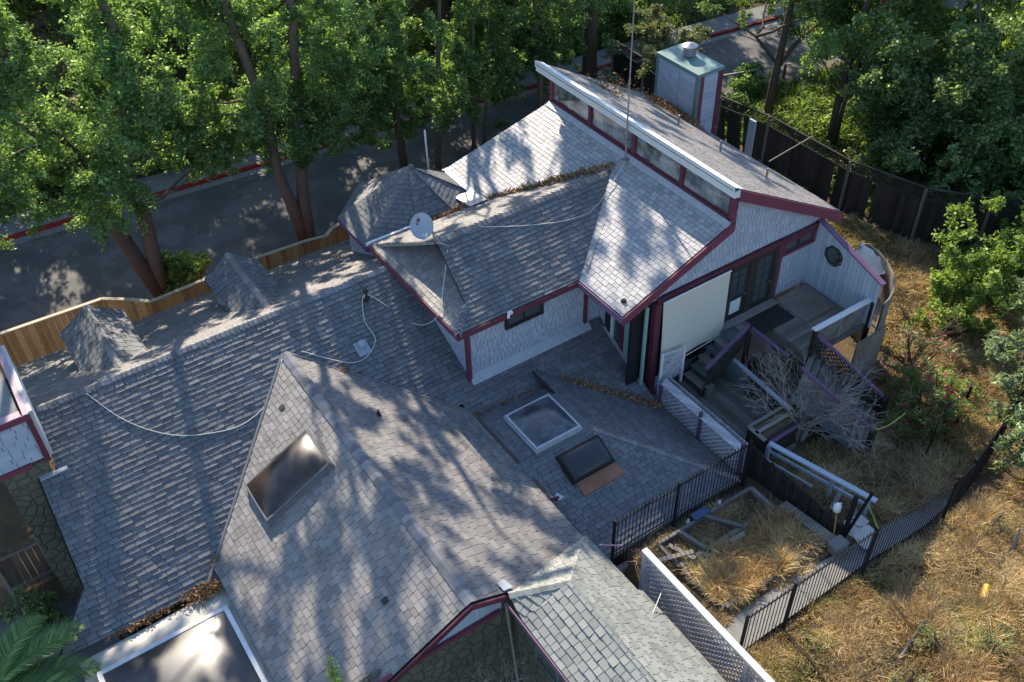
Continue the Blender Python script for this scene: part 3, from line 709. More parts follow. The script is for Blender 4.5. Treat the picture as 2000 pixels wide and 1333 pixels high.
# big bronze dome on the left slope of the gable roof
cg = V(4.14, 17.27, 0); cg.z = zG(cg.x)+.02
skylight(cg, (1, 0, .5), (0, 1, 0), 1.08, .72, 'lead_band', 'bronze_acrylic', .18, .27, .05, 2.2, 'bronze tinted dome skylight on the gable roof')
skylight((11.0, 15.63, 3.69), (1, 0, 0), (0, 1, 0), .77, .79, 'flashing', 'cloudy_acrylic', .18, .13, .07, 2.5, 'square cloudy skylight on the hip roof')
cz = lambda y: 2.35+.45*(y-11.8)
skylight((11.35, 13.85+.25, cz(14.1)+.02), (1, 0, 0), (0, 1, .45), .7, .42, 'dark_wood', 'smoke_acrylic', .14, .08, .07, 2.5, 'small smoked skylight above a rusty apron')
b = B(130); b.hexa([(10.75, 13.3, cz(13.3)+.02), (12.2, 13.3, cz(13.3)+.02), (12.05, 13.68, cz(13.68)+.02), (10.75, 13.68, cz(13.68)+.02), (10.75, 13.3, cz(13.3)+.04), (12.2, 13.3, cz(13.3)+.04), (12.05, 13.68, cz(13.68)+.04), (10.75, 13.68, cz(13.68)+.04)]); b.build('apron', 'rust', house)
for c_, a_ in (((9.75, 13.6), .3), ((9.98, 13.45), .9)):
    b = B(131); z = 3.44; b.hexa([(c_[0]-.07, c_[1]-.12, z-.02), (c_[0]+.12, c_[1]-.08, z-.03), (c_[0]+.02, c_[1]+.14, z), (c_[0]-.1, c_[1]+.03, z), (c_[0]-.07, c_[1]-.12, z-.01), (c_[0]+.12, c_[1]-.08, z-.02), (c_[0]+.02, c_[1]+.14, z+.01), (c_[0]-.1, c_[1]+.03, z+.01)]); b.build('flashing', 'flashing', house)
b = B(131)
b.hexa([(6.62, 10.96, 4.95), (6.9, 10.98, 4.85), (6.8, 11.25, 4.9), (6.6, 11.2, 4.97), (6.62, 10.96, 4.97), (6.9, 10.98, 4.87), (6.8, 11.25, 4.93), (6.6, 11.2, 4.99)])
b.build('flashing', 'flashing', house)
# white vent with square base, black vent, pipe vents
vx, vy = 7.83, 20.2; vz = zM(vy)
b = B(132); b.hexa([(vx-.2, vy-.2, zM(vy-.2)+.015), (vx+.2, vy-.2, zM(vy-.2)+.015), (vx+.2, vy+.2, zM(vy+.2)+.015), (vx-.2, vy+.2, zM(vy+.2)+.015), (vx-.2, vy-.2, zM(vy-.2)+.035), (vx+.2, vy-.2, zM(vy-.2)+.035), (vx+.2, vy+.2, zM(vy+.2)+.035), (vx-.2, vy+.2, zM(vy+.2)+.035)])
b.tube([(vx, vy, vz), (vx, vy, vz+.18)], .07, 12); b.tube([(vx, vy, vz+.16), (vx, vy, vz+.2), (vx, vy, vz+.27), (vx, vy, vz+.3)], [.12, .135, .1, .02], 14); b.build('roof_vent', 'dish_grey', house)
b = B(133); vx, vy = 8.72, 21.5; b.tube([(vx, vy, zM(vy)), (vx, vy, zM(vy)+.25)], [.05, .045], 10); b.tube([(vx, vy, zM(vy)+.22), (vx, vy, zM(vy)+.3)], .07, 10); b.tube([(vx-.12, vy-.12, zM(vy)), (vx, vy-.02, zM(vy)+.03)], .1, 8); b.build('roof_vent', 'black_rubber', house)
b = B(134); vx, vy = 7.0, 17.7; b.tube([(vx, vy, zG(vx)), (vx, vy, zG(vx)+.2)], .04, 10); b.tube([(vx, vy, zG(vx)+.02), (vx, vy, zG(vx)+.05)], .08, 10); b.build('vent_pipe', 'black_rubber', house)
for (x, y) in ((4.35, 12.5), (4.9, 19.35)):
    z = zG(x)+.02; b = B(135); b.hexa([(x-.07, y-.08, z-.035), (x+.07, y-.08, z+.035), (x+.07, y+.08, z+.035), (x-.07, y+.08, z-.035), (x-.07, y-.08, z-.02), (x+.07, y-.08, z+.05), (x+.07, y+.08, z+.05), (x-.07, y+.08, z-.02)]); b.build('roof_patch', 'black_rubber', house)
b = B(136); x, y = 14.35, 16.35; b.tube([(x, y, zQ(x)), (x, y, zQ(x)+.07)], [.1, .06], 10); b.build('vent_cap', 'dark_wood', house)
# gable end of the gabled roof
b = B(137)
fascia(b, (5.72, 10.9, 5.28), (1.5, 10.9, zG(1.5)-.02), .17, .05, (0, -1, 0)); fascia(b, (5.72, 10.9, 5.28), (6.75, 10.9, zG(6.75)-.02), .17, .05, (0, -1, 0)); b.box((3.3, 10.95, 4.16), (6.5, 11.03, 4.27)); b.bar((4.35, 10.95, 4.2), (4.35, 10.95, 4.55), .06, .06); b.bar((3.9, 10.97, 4.22), (4.35, 10.97, 4.3), .05, .05); b.build('fascia', 'fascia_red', house)
b = B(138)
for i in range(22):
    x = 3.4+i*.145; zt_ = min(zG(x), zG(x+.14))-.14
    if zt_ > 4.2: b.box((x, 11.05, 4.2), (x+.138, 11.08, zt_))
b.build('wall', 'siding_board', house)
b = B(139); b.box((1.6, 11.2, 0), (7.0, 11.3, 4.2)); b.build('stone_wall', 'stone_wall', house)
# small hipped roof at the bottom
jz = 5.4; JA = (6.68, 10.85, 4.9); JP = (7.83, 10.06, jz)
b = B(140); JS = dict(expo=.17, w=.22, t=.022)
shingle(b, [JA, JP, (9.75, 11.98, 3.52)], seed=101, **JS)
shingle(b, [JP, (7.72, 3.5, jz), (9.86, 3.5, 3.42), (9.85, 9.9, 3.42)][::-1], seed=102, expo=.15, w=.24, t=.014)
shingle(b, [JP, (9.85, 9.9, 3.42), (9.77, 12.0, 3.5)][::-1], seed=102, expo=.15, w=.24, t=.014)
shingle(b, [(6.6, 10.2, 4.78), (6.56, 3.5, 4.78), (7.72, 3.5, jz), JP], seed=103, expo=.19, w=.22, t=.03)
shingle(b, [(6.6, 10.2, 4.78), JP, JA], seed=103, expo=.19, w=.22, t=.03)
b.build('porch_roof', ['roof_shingle_green', 'underlay_butt_shade'], house)
b = B(141); caps(b, (JP[0], JP[1], jz+.01), (7.72, 3.5, jz+.01), (-1, 0, -.5), (1, 0, -.95), w=.14, step=.17); b.build('ridge_cap', 'roof_shingle_green', house)
b = B(141); caps(b, (JA[0], JA[1], JA[2]+.02), (JP[0], JP[1], jz+.02), (-.3, -1, -.3), (.3, 1, -.9), w=.13, step=.17); b.build('ridge_cap', 'roof_shingle_green', house)
b = B(142); fascia(b, (6.57, 10.8, 4.78), (6.55, 3.5, 4.76), .12, .03, (-1, 0, 0)); b.build('fascia', 'fascia_purple', house)
b = B(143); b.box((6.85, 3.5, 0), (6.95, 10.95, 4.75)); b.build('stone_wall', 'stone_wall', house)
b = B(144); b.box((9.55, 3.5, 0), (9.65, 11.9, 3.45)); b.build('wall', 'siding_board', house)
window(house, 0, 6.85, 9.1, 10.0, 3.3, 3.9, -1, 'teal_wood', fw=.06, mull=1)
b = B(145); b.tube([(6.62, 10.9, 4.55), (6.75, 10.6, .3)], .035, 8); b.build('downpipe', 'grey_wood', house)
# chimney
b = B(150); ch = dict(slab=.04, under=1)
c0, c1, d0, d1, ct = 22.8, 23.93, 22.85, 25.02, 7.88
for k in range(17):
    z0_ = 4.3+k*.215; z1_ = z0_+.205
    if z1_ < ct:
        b.hexa([(c0-.02, d0+.95, z0_), (c0, d0+.95, z0_), (c0, d0+.1, z0_), (c0-.02, d0+.1, z0_), (c0-.005, d0+.95, z1_), (c0, d0+.95, z1_), (c0, d0+.1, z1_), (c0-.005, d0+.1, z1_)])
        b.box((c0+.22, d0-.02, z0_), (c1-.2, d0, z1_))
        # angled boards on the rear half of the side
        b.hexa([(c0-.02, d0+.97, z0_+.1), (c0, d0+.97, z0_+.1), (c0, d1-.1, z0_+.75), (c0-.02, d1-.1, z0_+.75), (c0-.02, d0+.97, z1_+.1), (c0, d0+.97, z1_+.1), (c0, d1-.1, z1_+.75), (c0-.02, d1-.1, z1_+.75)] if z1_+.75 < ct else [(c0-.02, d0+.97, z0_), (c0, d0+.97, z0_), (c0, d1-.1, z0_), (c0-.02, d1-.1, z0_), (c0-.012, d0+.97, z1_), (c0, d0+.97, z1_), (c0, d1-.1, z1_), (c0-.012, d1-.1, z1_)])
b.box((c0, d0, 0), (c1, d1, ct-.02)); chim = b.build('chimney', 'siding_board', house)
b = B(151); b.box((c0-.04, d0-.04, 4), (c0+.1, d0+.1, ct)); b.box((c0-.04, d1-.1, 4), (c0+.1, d1+.02, ct)); b.box((c0-.05, d0-.05, ct-.06), (c1+.04, d1+.04, ct+.07)); b.build('cap', 'green_metal', chim, bevel=.01)
b = B(152); b.box((c0+.1, d0-.045, 4), (c0+.26, d0-.022, ct-.02)); b.box((c1-.2, d0-.045, 4), (c1+.03, d0+.1, ct-.02)); b.build('trim', 'fascia_red', chim)
fx, fy = 23.5, 24.15
b = B(153); b.tube([(fx, fy, ct+.1), (fx, fy, ct+.4)], .2, 20)
for k in range(3): b.tube([(fx, fy, ct+.13+k*.1), (fx, fy, ct+.19+k*.1)], .24, 20)
b.tube([(fx, fy, ct+.42), (fx, fy, ct+.46), (fx, fy, ct+.56)], [.28, .28, .05], 20); b.build('flue', 'galvanised', chim)

def litter(name, label, spots, n, seed, mat='litter', size=.05, group=None):
    rg = np.random.RandomState(seed); P = []
    for (x, y, z, rx, ry, h, k) in spots:
        for _ in range(int(n*k)): 
            P.append((x+rg.normal()*rx, y+rg.normal()*ry, z+abs(rg.normal())*h))
    P = np.array(P); N = len(P); a = rg.normal(size=(N, 3)); a /= np.linalg.norm(a, axis=1)[:, None]; c = np.cross(a, rg.normal(size=(N, 3))); c /= np.linalg.norm(c, axis=1)[:, None]
    L = size*rg.uniform(.6, 1.6, N)[:, None]; Wd = L*.35; v = np.stack([P-a*L, P+c*Wd, P+a*L, P-c*Wd], 1).reshape(-1, 3)
    q = np.arange(N*4).reshape(N, 4); o = fast(name, v, q, mat, rg.random_sample(N)); return tag(o, label, 'leaf litter', kind='stuff')
sp = []
for i in range(26):
    t = i/25; sp.append((12.6+t*5.0, 23.0-t*2.2+.02*i, 6.12+t*1.3 if False else zQ(14.05)+.06 if t < .3 else 6.05+(t-.3)*1.75, .13, .12, .03, 1.0))
for t in np.linspace(0, 1, 20): sp.append((14.1+t*3.2, 23.15-t*2.4, 6.03+t*1.32, .14, .1, .03, 1.6))
for t in np.linspace(0, 1, 16): sp.append((11.6+t*1.9, 23.2, 6.02, .15, .08, .02, .8))
litter('roof_leaf_litter', 'rusty brown leaf litter along the valley behind the wing ridge', sp, 60, 5)
sp = [(22.45, 23.6, zS(22.45)+.04, .13, .7, .05, 12), (22.1, 23.9, zS(22.1)+.02, .2, .6, .02, 3), (19.6, 24.1, zS(19.6)+.015, .5, .5, .01, 4)]
litter('shed_roof_leaf_litter', 'orange brown leaf litter drifted against the chimney on the shed roof', sp, 160, 6)
sp = [(1.15, 16.35, 3.05, .28, .13, .05, 8), (1.75, 17.0, 3.25, .12, .16, .04, 2), (-.3, 16.45, 2.98, .35, .06, .04, 4), (-.9, 16.5, 2.98, .2, .05, .03, 2)]
for t in np.linspace(0, 1, 12): sp.append((1.72, 16.2-t*3.4, 3.12, .05, .15, .02, .9))
litter('valley_leaf_litter', 'tan leaf litter heaped round the white curb of the big dome', sp, 110, 7)
sp = []
for t in np.linspace(0, 1, 14): sp.append((12.75+t*2.25, 17.1-t*1.85, 3.40-t*.93, .09, .09, .02, .6))
for t in np.linspace(0, 1, 14): sp.append((7+t*5.4, 19.85-t*2.5 if t < .5 else 17.25, 4.78-t*2.3 if t < .5 else 3.43, .09, .06, .015, .45))
litter('gutter_leaf_litter', 'dark leaf litter in the valley gutters above the square skylight', sp, 80, 8)
litter('road_leaf_litter', 'fallen leaves scattered over the road and gutter', [(6, 36.5, .01, 8, 2.6, .003, 5), (22, 37.6, .012, 6, .3, .004, 4), (8, 39.4, .012, 6, .18, .004, 4), (36, 33, .01, 4, 2, .003, 2), (5, 31.3, .04, 5, .25, .01, 6)], 150, 19, size=.04)
litter('roof_needles', 'scattered dry leaves on the right slope of the gable roof', [(8.6, 14.2, zG(8.6)+.015, .35, 1.8, .004, 1), (2.6, 16.6, 3.72, .2, .2, .004, .05), (3.5, 26.8, 3.52, 2.3, .5, .005, 6), (8.6, 25.6, 4.12, 1.4, .8, .005, 3)], 110, 9, size=.035)

# ------------------------------------------------------------------ THINGS on the house
d = thing('satellite_dish', 'grey oval satellite dish on a pole at the wing ridge end', 'satellite dish', (10.7, 20.5, 7.3))
b = B(1); b.tube([(10.72, 20.5, 7.25), (10.6, 20.5, 7.75), (10.42, 20.5, 7.95)], .03, 10); b.tube([(10.72, 20.5, 7.3), (10.95, 20.3, 7.2)], .015, 6); b.tube([(10.6, 20.5, 7.75), (10.95, 20.65, 7.2)], .015, 6); b.build('mast', 'galvanised', d)
dc = V(10.32, 20.55, 8.0); dn = V(-.35, -.72, .60).normalized(); du = dn.cross(V(0, 0, 1)).normalized(); dv = du.cross(dn)
b = B(2); g = []; RN, AN = 7, 32
for r in range(RN+1):
    for a in range(AN):
        rr = r/RN; t = 2*math.pi*a/AN; p = dc+du*(math.cos(t)*rr*.32)+dv*(math.sin(t)*rr*.37)+dn*(rr*rr*.07); g.append(p)
fs = [(r*AN+a, r*AN+(a+1) % AN, (r+1)*AN+(a+1) % AN, (r+1)*AN+a) for r in range(RN) for a in range(AN)]
b.faces(g, fs, 0, .5); rim = [g[RN*AN+a] for a in range(AN)]+[g[RN*AN]]; b.tube(rim, .01, 6, caps=False); b.build('reflector', 'dish_grey', d, smooth=True)
b = B(3); e = dc-dv*.4+dn*.05; f_ = dc-dv*.34+dn*.5-du*.1; b.tube([e, f_], .018, 8); b.tube([f_, f_+dv*.12-dn*.03], .03, 8); b.tube([f_-du*.02, f_+V(-.12, 0, .12)], .022, 8); b.build('feed_arm', 'white_paint', d)
b = B(4)
def onD(x, y, h=.006): rr2 = (x/.32)**2+(y/.37)**2; return dc+du*x+dv*y+dn*(rr2*.07+h)
b.face([onD(.02, .2), onD(.10, .24), onD(.14, .14), onD(.07, .10)]); b.face([onD(.06, .08), onD(.16, .09), onD(.16, .03), onD(.12, .04)]); b.build('emblem', 'dish_mark', d)
a_ = thing('radio_mast', 'tall thin grey antenna mast rising from the clerestory', 'antenna', (17.62, 20.45, 7.5))
b = B(5); b.tube([(17.62, 20.45, 7.55), (17.62, 20.48, 9.6)], .028, 8); b.tube([(17.62, 20.48, 9.5), (17.63, 20.5, 15)], .02, 8); b.build('mast', 'galvanised', a_)
b = B(6); b.box((17.55, 20.38, 8.2), (17.72, 20.55, 8.28)); b.box((17.55, 20.38, 7.55), (17.72, 20.55, 7.6)); b.build('bracket', 'galvanised', a_)
b = B(7); b.tube([(14.05, 27, -.2), (14.05, 27, 6.8)], .035, 8); tag(b.build('pole', 'white_paint'), 'slim white pole standing behind the turret roof', 'pole')
def cable(name, pts, label, r=.012, mat='cable_grey', sub=8):
    P = [V(*p) for p in pts]; out = []
    for i in range(len(P)-1):
        a, b_, c, d_ = P[max(i-1, 0)], P[i], P[i+1], P[min(i+2, len(P)-1)]
        for k in range(sub):
            t = k/sub; out.append(.5*((2*b_)+(c-a)*t+(2*a-5*b_+4*c-d_)*t*t+(3*b_-a-3*c+d_)*t**3))
    out.append(P[-1]); b = B(9); b.tube(out, r, 6); return tag(b.build(name, mat, smooth=True), label, 'cable')
mz = lambda x, y: (x, y, zM(y)+.035)
cable('cable', [(10.9, 20.2, 7.15), (10.3, 19.6, 6.3), (9.8, 19.0, 6.05), (9.6, 20.2, 4.95), (8.75, 21.45, 5.65), (8.3, 20.9, 5.3), (8.25, 20.2, 4.95), (7.4, 19.9, 4.8), (6.2, 20.75, 5.25)], 'white cable looping down from the dish past the black roof vent', .013)
cable('cable', [mz(.6, 21.95), mz(1.2, 20.9), mz(2.1, 20.1), mz(3.2, 19.7), mz(4.0, 19.65), mz(4.9, 20.0), (5.6, 20.75, 5.25)], 'white cable sagging across the long main roof', .013)
uz = lambda x, y: (x, y, 6.0+.5*(y-18)+.03)
cable('cable', [(17.6, 20.4, 7.6), uz(16.0, 19.75), uz(15.0, 19.65), uz(14.0, 19.85), uz(13.0, 20.15), uz(12.2, 20.45)], 'grey cable curving over the wing roof from the mast', .012)
cable('cable', [(10.3, 9.6, 3.6), (9.2, 8.9, 3.98), (8.1, 8.3, 4.98), (7.1, 7.9, 4.2)], 'pale cable lying across the small greenish porch roof', .012)
# roller shade and other things fixed to the yard wall
b = B(10); nx, nz = 24, 24; g = []
X0, X1, Z0, Z1 = 15.44, 18.06, 3.3, 5.84
for i in range(nx+1):
    for j in range(nz+1):
        s_, t_ = i/nx, j/nz; x = X0+(X1-X0)*s_; z = Z0+.28*(1-s_)**3*(1-t_)+(Z1-Z0)*t_-.28*(1-s_)**3*(1-t_)*t_
        g.append((x, 15.86-.05*math.sin(s_*7+t_*2)*(1-t_)-.09*(1-t_)*(1-s_)**2, z))
b.faces(g, [(i*(nz+1)+j, (i+1)*(nz+1)+j, (i+1)*(nz+1)+j+1, i*(nz+1)+j+1) for i in range(nx) for j in range(nz)], 0, .5)
rs = thing('roller_shade', 'large cream roller shade covering the window beside the French doors', 'shade', (16.7, 15.86, 5.86)); b.build('fabric', 'screen_fabric', rs, smooth=True)
b = B(11); b.tube([(X0, 15.85, 5.86), (X1, 15.85, 5.86)], .03, 10); b.build('roller', 'white_paint', rs); b = B(11); b.tube([(X0+.05, 15.72, 3.30), (X1, 15.86, 3.3)], .015, 8); b.build('bottom_bar', 'white_paint', rs)
b = B(12); b.box((11.42, 17.86, 6.0), (11.56, 17.95, 6.08)); b.tube([(11.44, 17.9, 6.02), (11.36, 17.8, 5.98)], .04, 8); tag(b.build('floodlight', 'white_paint'), 'small white floodlight on the eave above the slider window', 'light')
# ------------------------------------------------------------------ DECK
dk = thing('deck', 'grey wooden deck with a slanted privacy wall outside the French doors', 'deck', (20, 14.8, 3.6))
b = B(20)
for k in range(17):
    y1 = 15.9-k*.145
    if y1-.138 > 13.5:
        b.box((18.45 if y1 > 15.2 else 19.35, y1-.138, 3.54), (21.88, y1, 3.58), 0)
b.build('floor', 'deck_wood', dk)
b = B(21); b.box((20.4, 14.55, 3.582), (21.8, 15.9, 3.60), 0, .5); b.box((20.35, 13.6, 3.583), (21.8, 14.45, 3.60), 0, .35); b.build('floor_panel', 'tan_wall', dk)
b = B(22); b.box((18.9, 14.9, 3.582), (20.3, 15.75, 3.60), 0, .2); tag(b.build('door_mat', 'black_rubber'), 'dark mat outside the French doors', 'mat')
b = B(23); b.box((18.05, 15.7, 3.60), (20.3, 15.95, 3.68)); b.build('threshold', 'grey_wood', dk)
b = B(24); px = 21.9; ztop = lambda y: 6.05-.84*(16.0-y)/2.68
for k in range(17):
    ya = 16.0-k*.16; yb = max(13.32, ya-.15)
    b.hexa([(px, yb, 3.45), (px+.06, yb, 3.45), (px+.06, ya, 3.45), (px, ya, 3.45), (px, yb, ztop(yb)), (px+.06, yb, ztop(yb)), (px+.06, ya, ztop(ya)), (px, ya, ztop(ya))])
b.build('privacy_wall', 'siding_board', dk)
b = B(25); b.bar((px+.03, 13.25, ztop(13.25)+.03), (px+.03, 16.0, ztop(16)+.03), .16, .05); b.bar((px+.13, 13.25, ztop(13.25)-.02), (px+.13, 16.0, ztop(16)-.02), .04, .12); b.build('cap_rail', 'fascia_purple', dk)
b = B(26); oc_ = [(px-.025, 15.15+.33*math.cos(R(22.5+45*k)), 5.15+.33*math.sin(R(22.5+45*k))) for k in range(9)]; b.tube(oc_, .035, 6, caps=False)
ow = b.build('octagon_window', 'dark_wood', dk); b = B(27); b.face([(px-.012, p[1], p[2]) for p in oc_[:8]][::-1]); b.build('pane', 'window_glass', ow)
b = B(28); rg = random.Random(4)
for k in range(26):
    a = R(200+rg.uniform(-70, 75)); r_ = .27+rg.uniform(-.05, .05); c_ = (px-.06, 15.15+r_*math.cos(a), 5.15+r_*math.sin(a)); b.box((c_[0]-.02, c_[1]-.03, c_[2]-.025), (c_[0]+.02, c_[1]+.03, c_[2]+.025), rg.randrange(2))
tag(b.build('wreath', ['flower_pink', 'leaf_dark']), 'faded flower wreath in the octagonal window', 'wreath')
b = B(29); b.box((19.45, 13.45, 4.42), (22.0, 13.62, 4.48)); b.build('rail_top', 'white_paint', dk)
b = B(30); lattice(b, (19.55, 13.55, 3.5), (1, 0, 0), (0, 0, 1), 2.35, .9, sp=.12, w=.03); b.bar((20.75, 13.55, 3.5), (20.75, 13.55, 4.42), .05, .05); b.build('lattice', 'grey_wood', dk)
b = B(31); b.box((19.5, 13.48, 3.3), (22, 13.6, 3.5)); b.box((19.3, 13.5, 3.2), (19.42, 16, 3.54)); b.build('rim_board', 'grey_wood', dk)
for x, y in ((19.5, 13.5), (21.95, 13.4), (19.45, 15.9)):
    b = B(32); b.box((x-.06, y-.06, T(x, y)-.1), (x+.06, y+.06, 4.44 if y < 14 else 3.5)); b.build('post', 'dark_wood', dk)
# curved balcony wall
cw = thing('curved_balcony', 'weathered curved plywood balcony wall behind the privacy wall', 'balcony', (23.5, 14.5, 1))
top = [(22.0, 13.12), (22.35, 13.2), (22.75, 13.38), (23.1, 13.62), (23.45, 14.0), (23.75, 14.45), (23.95, 14.95), (24.0, 15.3), (23.98, 15.5)]
b = B(40)
NV = 10
for sg in (0, 1):
    for i in range(len(top)-1):
        (xa, ya), (xb, yb) = top[i], top[i+1]; off = .04*sg
        for k in range(NV):
            za, zb = .5+(4.5-.5)*k/NV, .5+4.0*(k+1)/NV; q = [(xa+off, ya-off, za), (xb+off, yb-off, za), (xb+off, yb-off, zb), (xa+off, ya-off, zb)]
            b.face(q if sg else q[::-1], 0, .45)
b.build('curved_panel', 'tan_wall', cw, smooth=True)
b = B(41); b.tube([(x+.02, y-.02, 4.5) for x, y in top], .035, 6); b.tube([(23.98, 15.5, 4.5), (22.0, 15.55, 4.5)], .035, 6); b.tube([(22.0, 13.3, 3.55), (22.0, 13.0, 3.5), (21.0, 12.98, 3.48)], .03, 6); b.build('rim', 'grey_wood', cw)
b = B(42); lattice(b, (22.1, 15.5, 3.6), (1, 0, 0), (0, 0, 1), 1.85, .85, sp=.1, w=.03); lattice(b, (22.2, 13.9, 3.9), (.62, .78, 0), (0, 0, 1), 1.5, .55, sp=.1, w=.03); b.build('lattice', 'white_lattice', cw)
b = B(43); b.face([(22.05, 13.2, 3.7), (22.8, 13.6, 3.68), (23.6, 14.6, 3.7), (23.8, 15.4, 3.7), (22.05, 15.5, 3.7)]); b.build('floor', 'tan_wall', cw)
b = B(44); b.box((21.0, 12.95, .6), (22.3, 13.0, 3.45)); b.build('skirt_panel', 'tan_wall', cw)
b = B(45)
rgc = random.Random(8); g = []
for i in range(9):
    for j in range(9):
        s_, t_ = i/8, j/8; g.append((22.5+1.4*s_, 14.1+1.2*t_+.3*s_, 4.05+.35*s_+.16*math.sin(5*s_+3*t_)+rgc.uniform(-.06, .06)))
b.faces(g, [(i*9+j, (i+1)*9+j, (i+1)*9+j+1, i*9+j+1) for i in range(8) for j in range(8)], 0, .8); tag(b.build('tarp', 'screen_fabric', smooth=True), 'torn pale tarp draped inside the curved balcony', 'tarp')
# lower deck
ld = thing('lower_deck', 'lower timber deck at the foot of the steps, boards running lengthwise', 'deck', (16.5, 14, 2.1))
b = B(50)
for k in range(18):
    x = 15.35+k*.145
    if x < 17.75: b.box((x, 12.0 if x < 17.4 else 12.8, 2.04), (x+.135, 15.9, 2.08))
b.build('floor', 'deck_wood', ld); b = B(51); b.box((15.32, 11.9, 1.4), (17.6, 11.98, 2.06)); b.box((17.75, 12.2, .9), (17.82, 15.9, 2.06)); b.build('rim_board', 'grey_wood', ld)
st = thing('steps', 'open wooden steps between the lower deck and the door landing', 'stairs', (17.2, 15.5, 2.1))
for k in range(5):
    b = B(52+k); b.box((16.62+k*.27, 15.0, 2.34+k*.24), (16.92+k*.27, 15.88, 2.38+k*.24)); b.build('tread', 'teal_wood' if k % 2 else 'grey_wood', st)
b = B(58); b.bar((16.55, 14.96, 2.2), (18.0, 14.96, 3.5), .05, .22); b.bar((16.55, 15.9, 2.2), (18.0, 15.9, 3.5), .04, .22); b.build('stringer', 'dark_wood', st)
b = B(59); b.box((17.95, 15.05, 3.46), (18.45, 15.9, 3.52)); b.build('landing', 'teal_wood', st)
b = B(60); b.bar((16.6, 14.95, 3.3), (18.25, 14.95, 4.28), .10, .09); b.build('handrail', 'fascia_purple', st)
b = B(61); lattice(b, (16.62, 14.94, 2.55), (1, 0, .62), (0, 0, 1), 1.5, .75, sp=.11); b.build('lattice', 'dark_wood', st)
b = B(62); b.box((16.68, 14.82, 2.08), (16.92, 15.06, 2.5)); b.box((16.66, 14.80, 2.5), (16.94, 15.08, 2.54)); b.build('newel', 'grey_wood', st)
b = B(63); b.box((18.2, 14.9, 2), (18.3, 15.0, 4.3)); b.build('post', 'dark_wood', st)
# lattice fence along the lower deck
lf = thing('lattice_fence', 'long white lattice fence between the hip roof eave and the lower deck', 'lattice fence', (15.3, 13.7, 2.1))
b = B(70); lattice(b, (15.27, 12.0, 2.15), (0, 1, 0), (0, 0, 1), 3.4, 1.05, sp=.17, w=.045); b.build('lattice', 'white_lattice', lf)
b = B(71); lattice(b, (15.42, 12.0, 3.22), (0, 1, 0), (-.33, 0, -.1), 3.4, .7, sp=.11, w=.04); lattice(b, (15.55, 12.0, 2.3), (0, 1, 0), (0, 0, 1), 3.4, .95, sp=.11, w=.04); b.build('lattice', 'white_lattice', lf)
b = B(72); b.box((15.2, 12.0, 2.08), (15.3, 15.4, 2.2)); b.build('rail', 'grey_wood', lf)
for y, zt_ in ((11.95, 3.55), (13.65, 3.35), (15.4, 3.2)):
    b = B(73); b.box((15.19, y-.045, 2.0), (15.28, y+.045, zt_)); b.build('post', 'fascia_purple', lf)
gt = thing('lattice_gate', 'small white lattice gate under the corner of the cream shade', 'gate', (15.8, 15.62, 2.7))
b = B(74); lattice(b, (15.4, 15.6, 2.85), (1, 0, 0), (0, 0, 1), .8, 1.05, sp=.11, w=.035); b.build('lattice', 'white_lattice', gt)
b = B(75); b.box((15.32, 15.57, 2.4), (15.4, 15.63, 4.1)); b.box((16.2, 15.57, 2.5), (16.28, 15.63, 3.95)); b.bar((15.32, 15.6, 4.05), (16.28, 15.6, 3.9), .05, .06); b.build('frame', 'white_paint', gt)
# splayed stairs at the right of the tree pit
rp = thing('garden_steps', 'wide splayed timber steps with purple handrails between the bare tree and the oleander', 'stairs', (19.2, 12, 2))
VS = V(1.52, -1.85, -2.05); A0, A1 = V(17.94, 12.59, 3.45), V(19.6, 13.57, 3.25)
for k in range(12):
    t0, t1 = k/12, (k+.9)/12; a, c = A0+VS*t0, A1+VS*t0; e, f_ = A0+VS*t1, A1+VS*t1; zz = a.z-.05
    b = B(80+k); q_ = [(a.x, a.y, zz), (e.x, e.y, zz), (f_.x, f_.y, zz-.02), (c.x, c.y, zz-.02)]; b.hexa(q_+[(x, y, z+.045) for x, y, z in q_]); b.build('tread', 'grey_wood', rp)
b = B(81); b.bar(V(19.6, 13.57, 4.25), V(21.12, 11.72, 2.2), .13, .07); b.build('handrail', 'fascia_purple', rp)
b = B(82); b.bar(V(17.94, 12.59, 4.45), V(19.46, 10.74, 2.5), .12, .07); b.build('handrail', 'fascia_purple', rp)
b = B(82); b.bar((18.35, 15.3, 4.08), (18.45, 13.5, 3.95), .12, .07); b.build('handrail', 'fascia_purple', rp)
b = B(83); lattice(b, (19.66, 13.5, 3.2), tuple(VS/VS.xy.length), (0, 0, 1), VS.xy.length, .95, sp=.15, w=.045); b.build('lattice', 'dark_wood', rp)
b = B(84); lattice(b, (18.0, 12.5, 3.35), tuple(VS/VS.xy.length), (0, 0, 1), VS.xy.length*.75, .95, sp=.14, w=.04); b.bar((19.1, 11.15, 1.5), (19.1, 11.15, 2.95), .06, .14); b.build('lattice', 'grey_wood', rp)
b = B(85); b.box((21.02, 11.55, .9), (21.26, 11.8, 2.15)); b.build('post', 'dark_wood', rp)
b = B(86); b.box((19.38, 10.66, 1.3), (19.54, 10.82, 2.5)); b.build('post', 'dark_wood', rp)
b = B(86); b.bar(A0+V(-.03, -.03, -.15), A0+VS+V(-.03, -.03, -.1), .05, .3); b.bar(A1+V(.03, .03, -.2), A1+VS+V(.03, .03, -.1), .05, .3); b.build('stringer', 'teal_wood', rp)
b = B(87); b.tube([(19.4, 10.74, 2.62), (19.42, 10.72, 2.7)], .09, 8); tag(b.build('post_cap_rope', 'grey_wood'), 'rope bundle on the dark post at the ramp foot', 'rope')
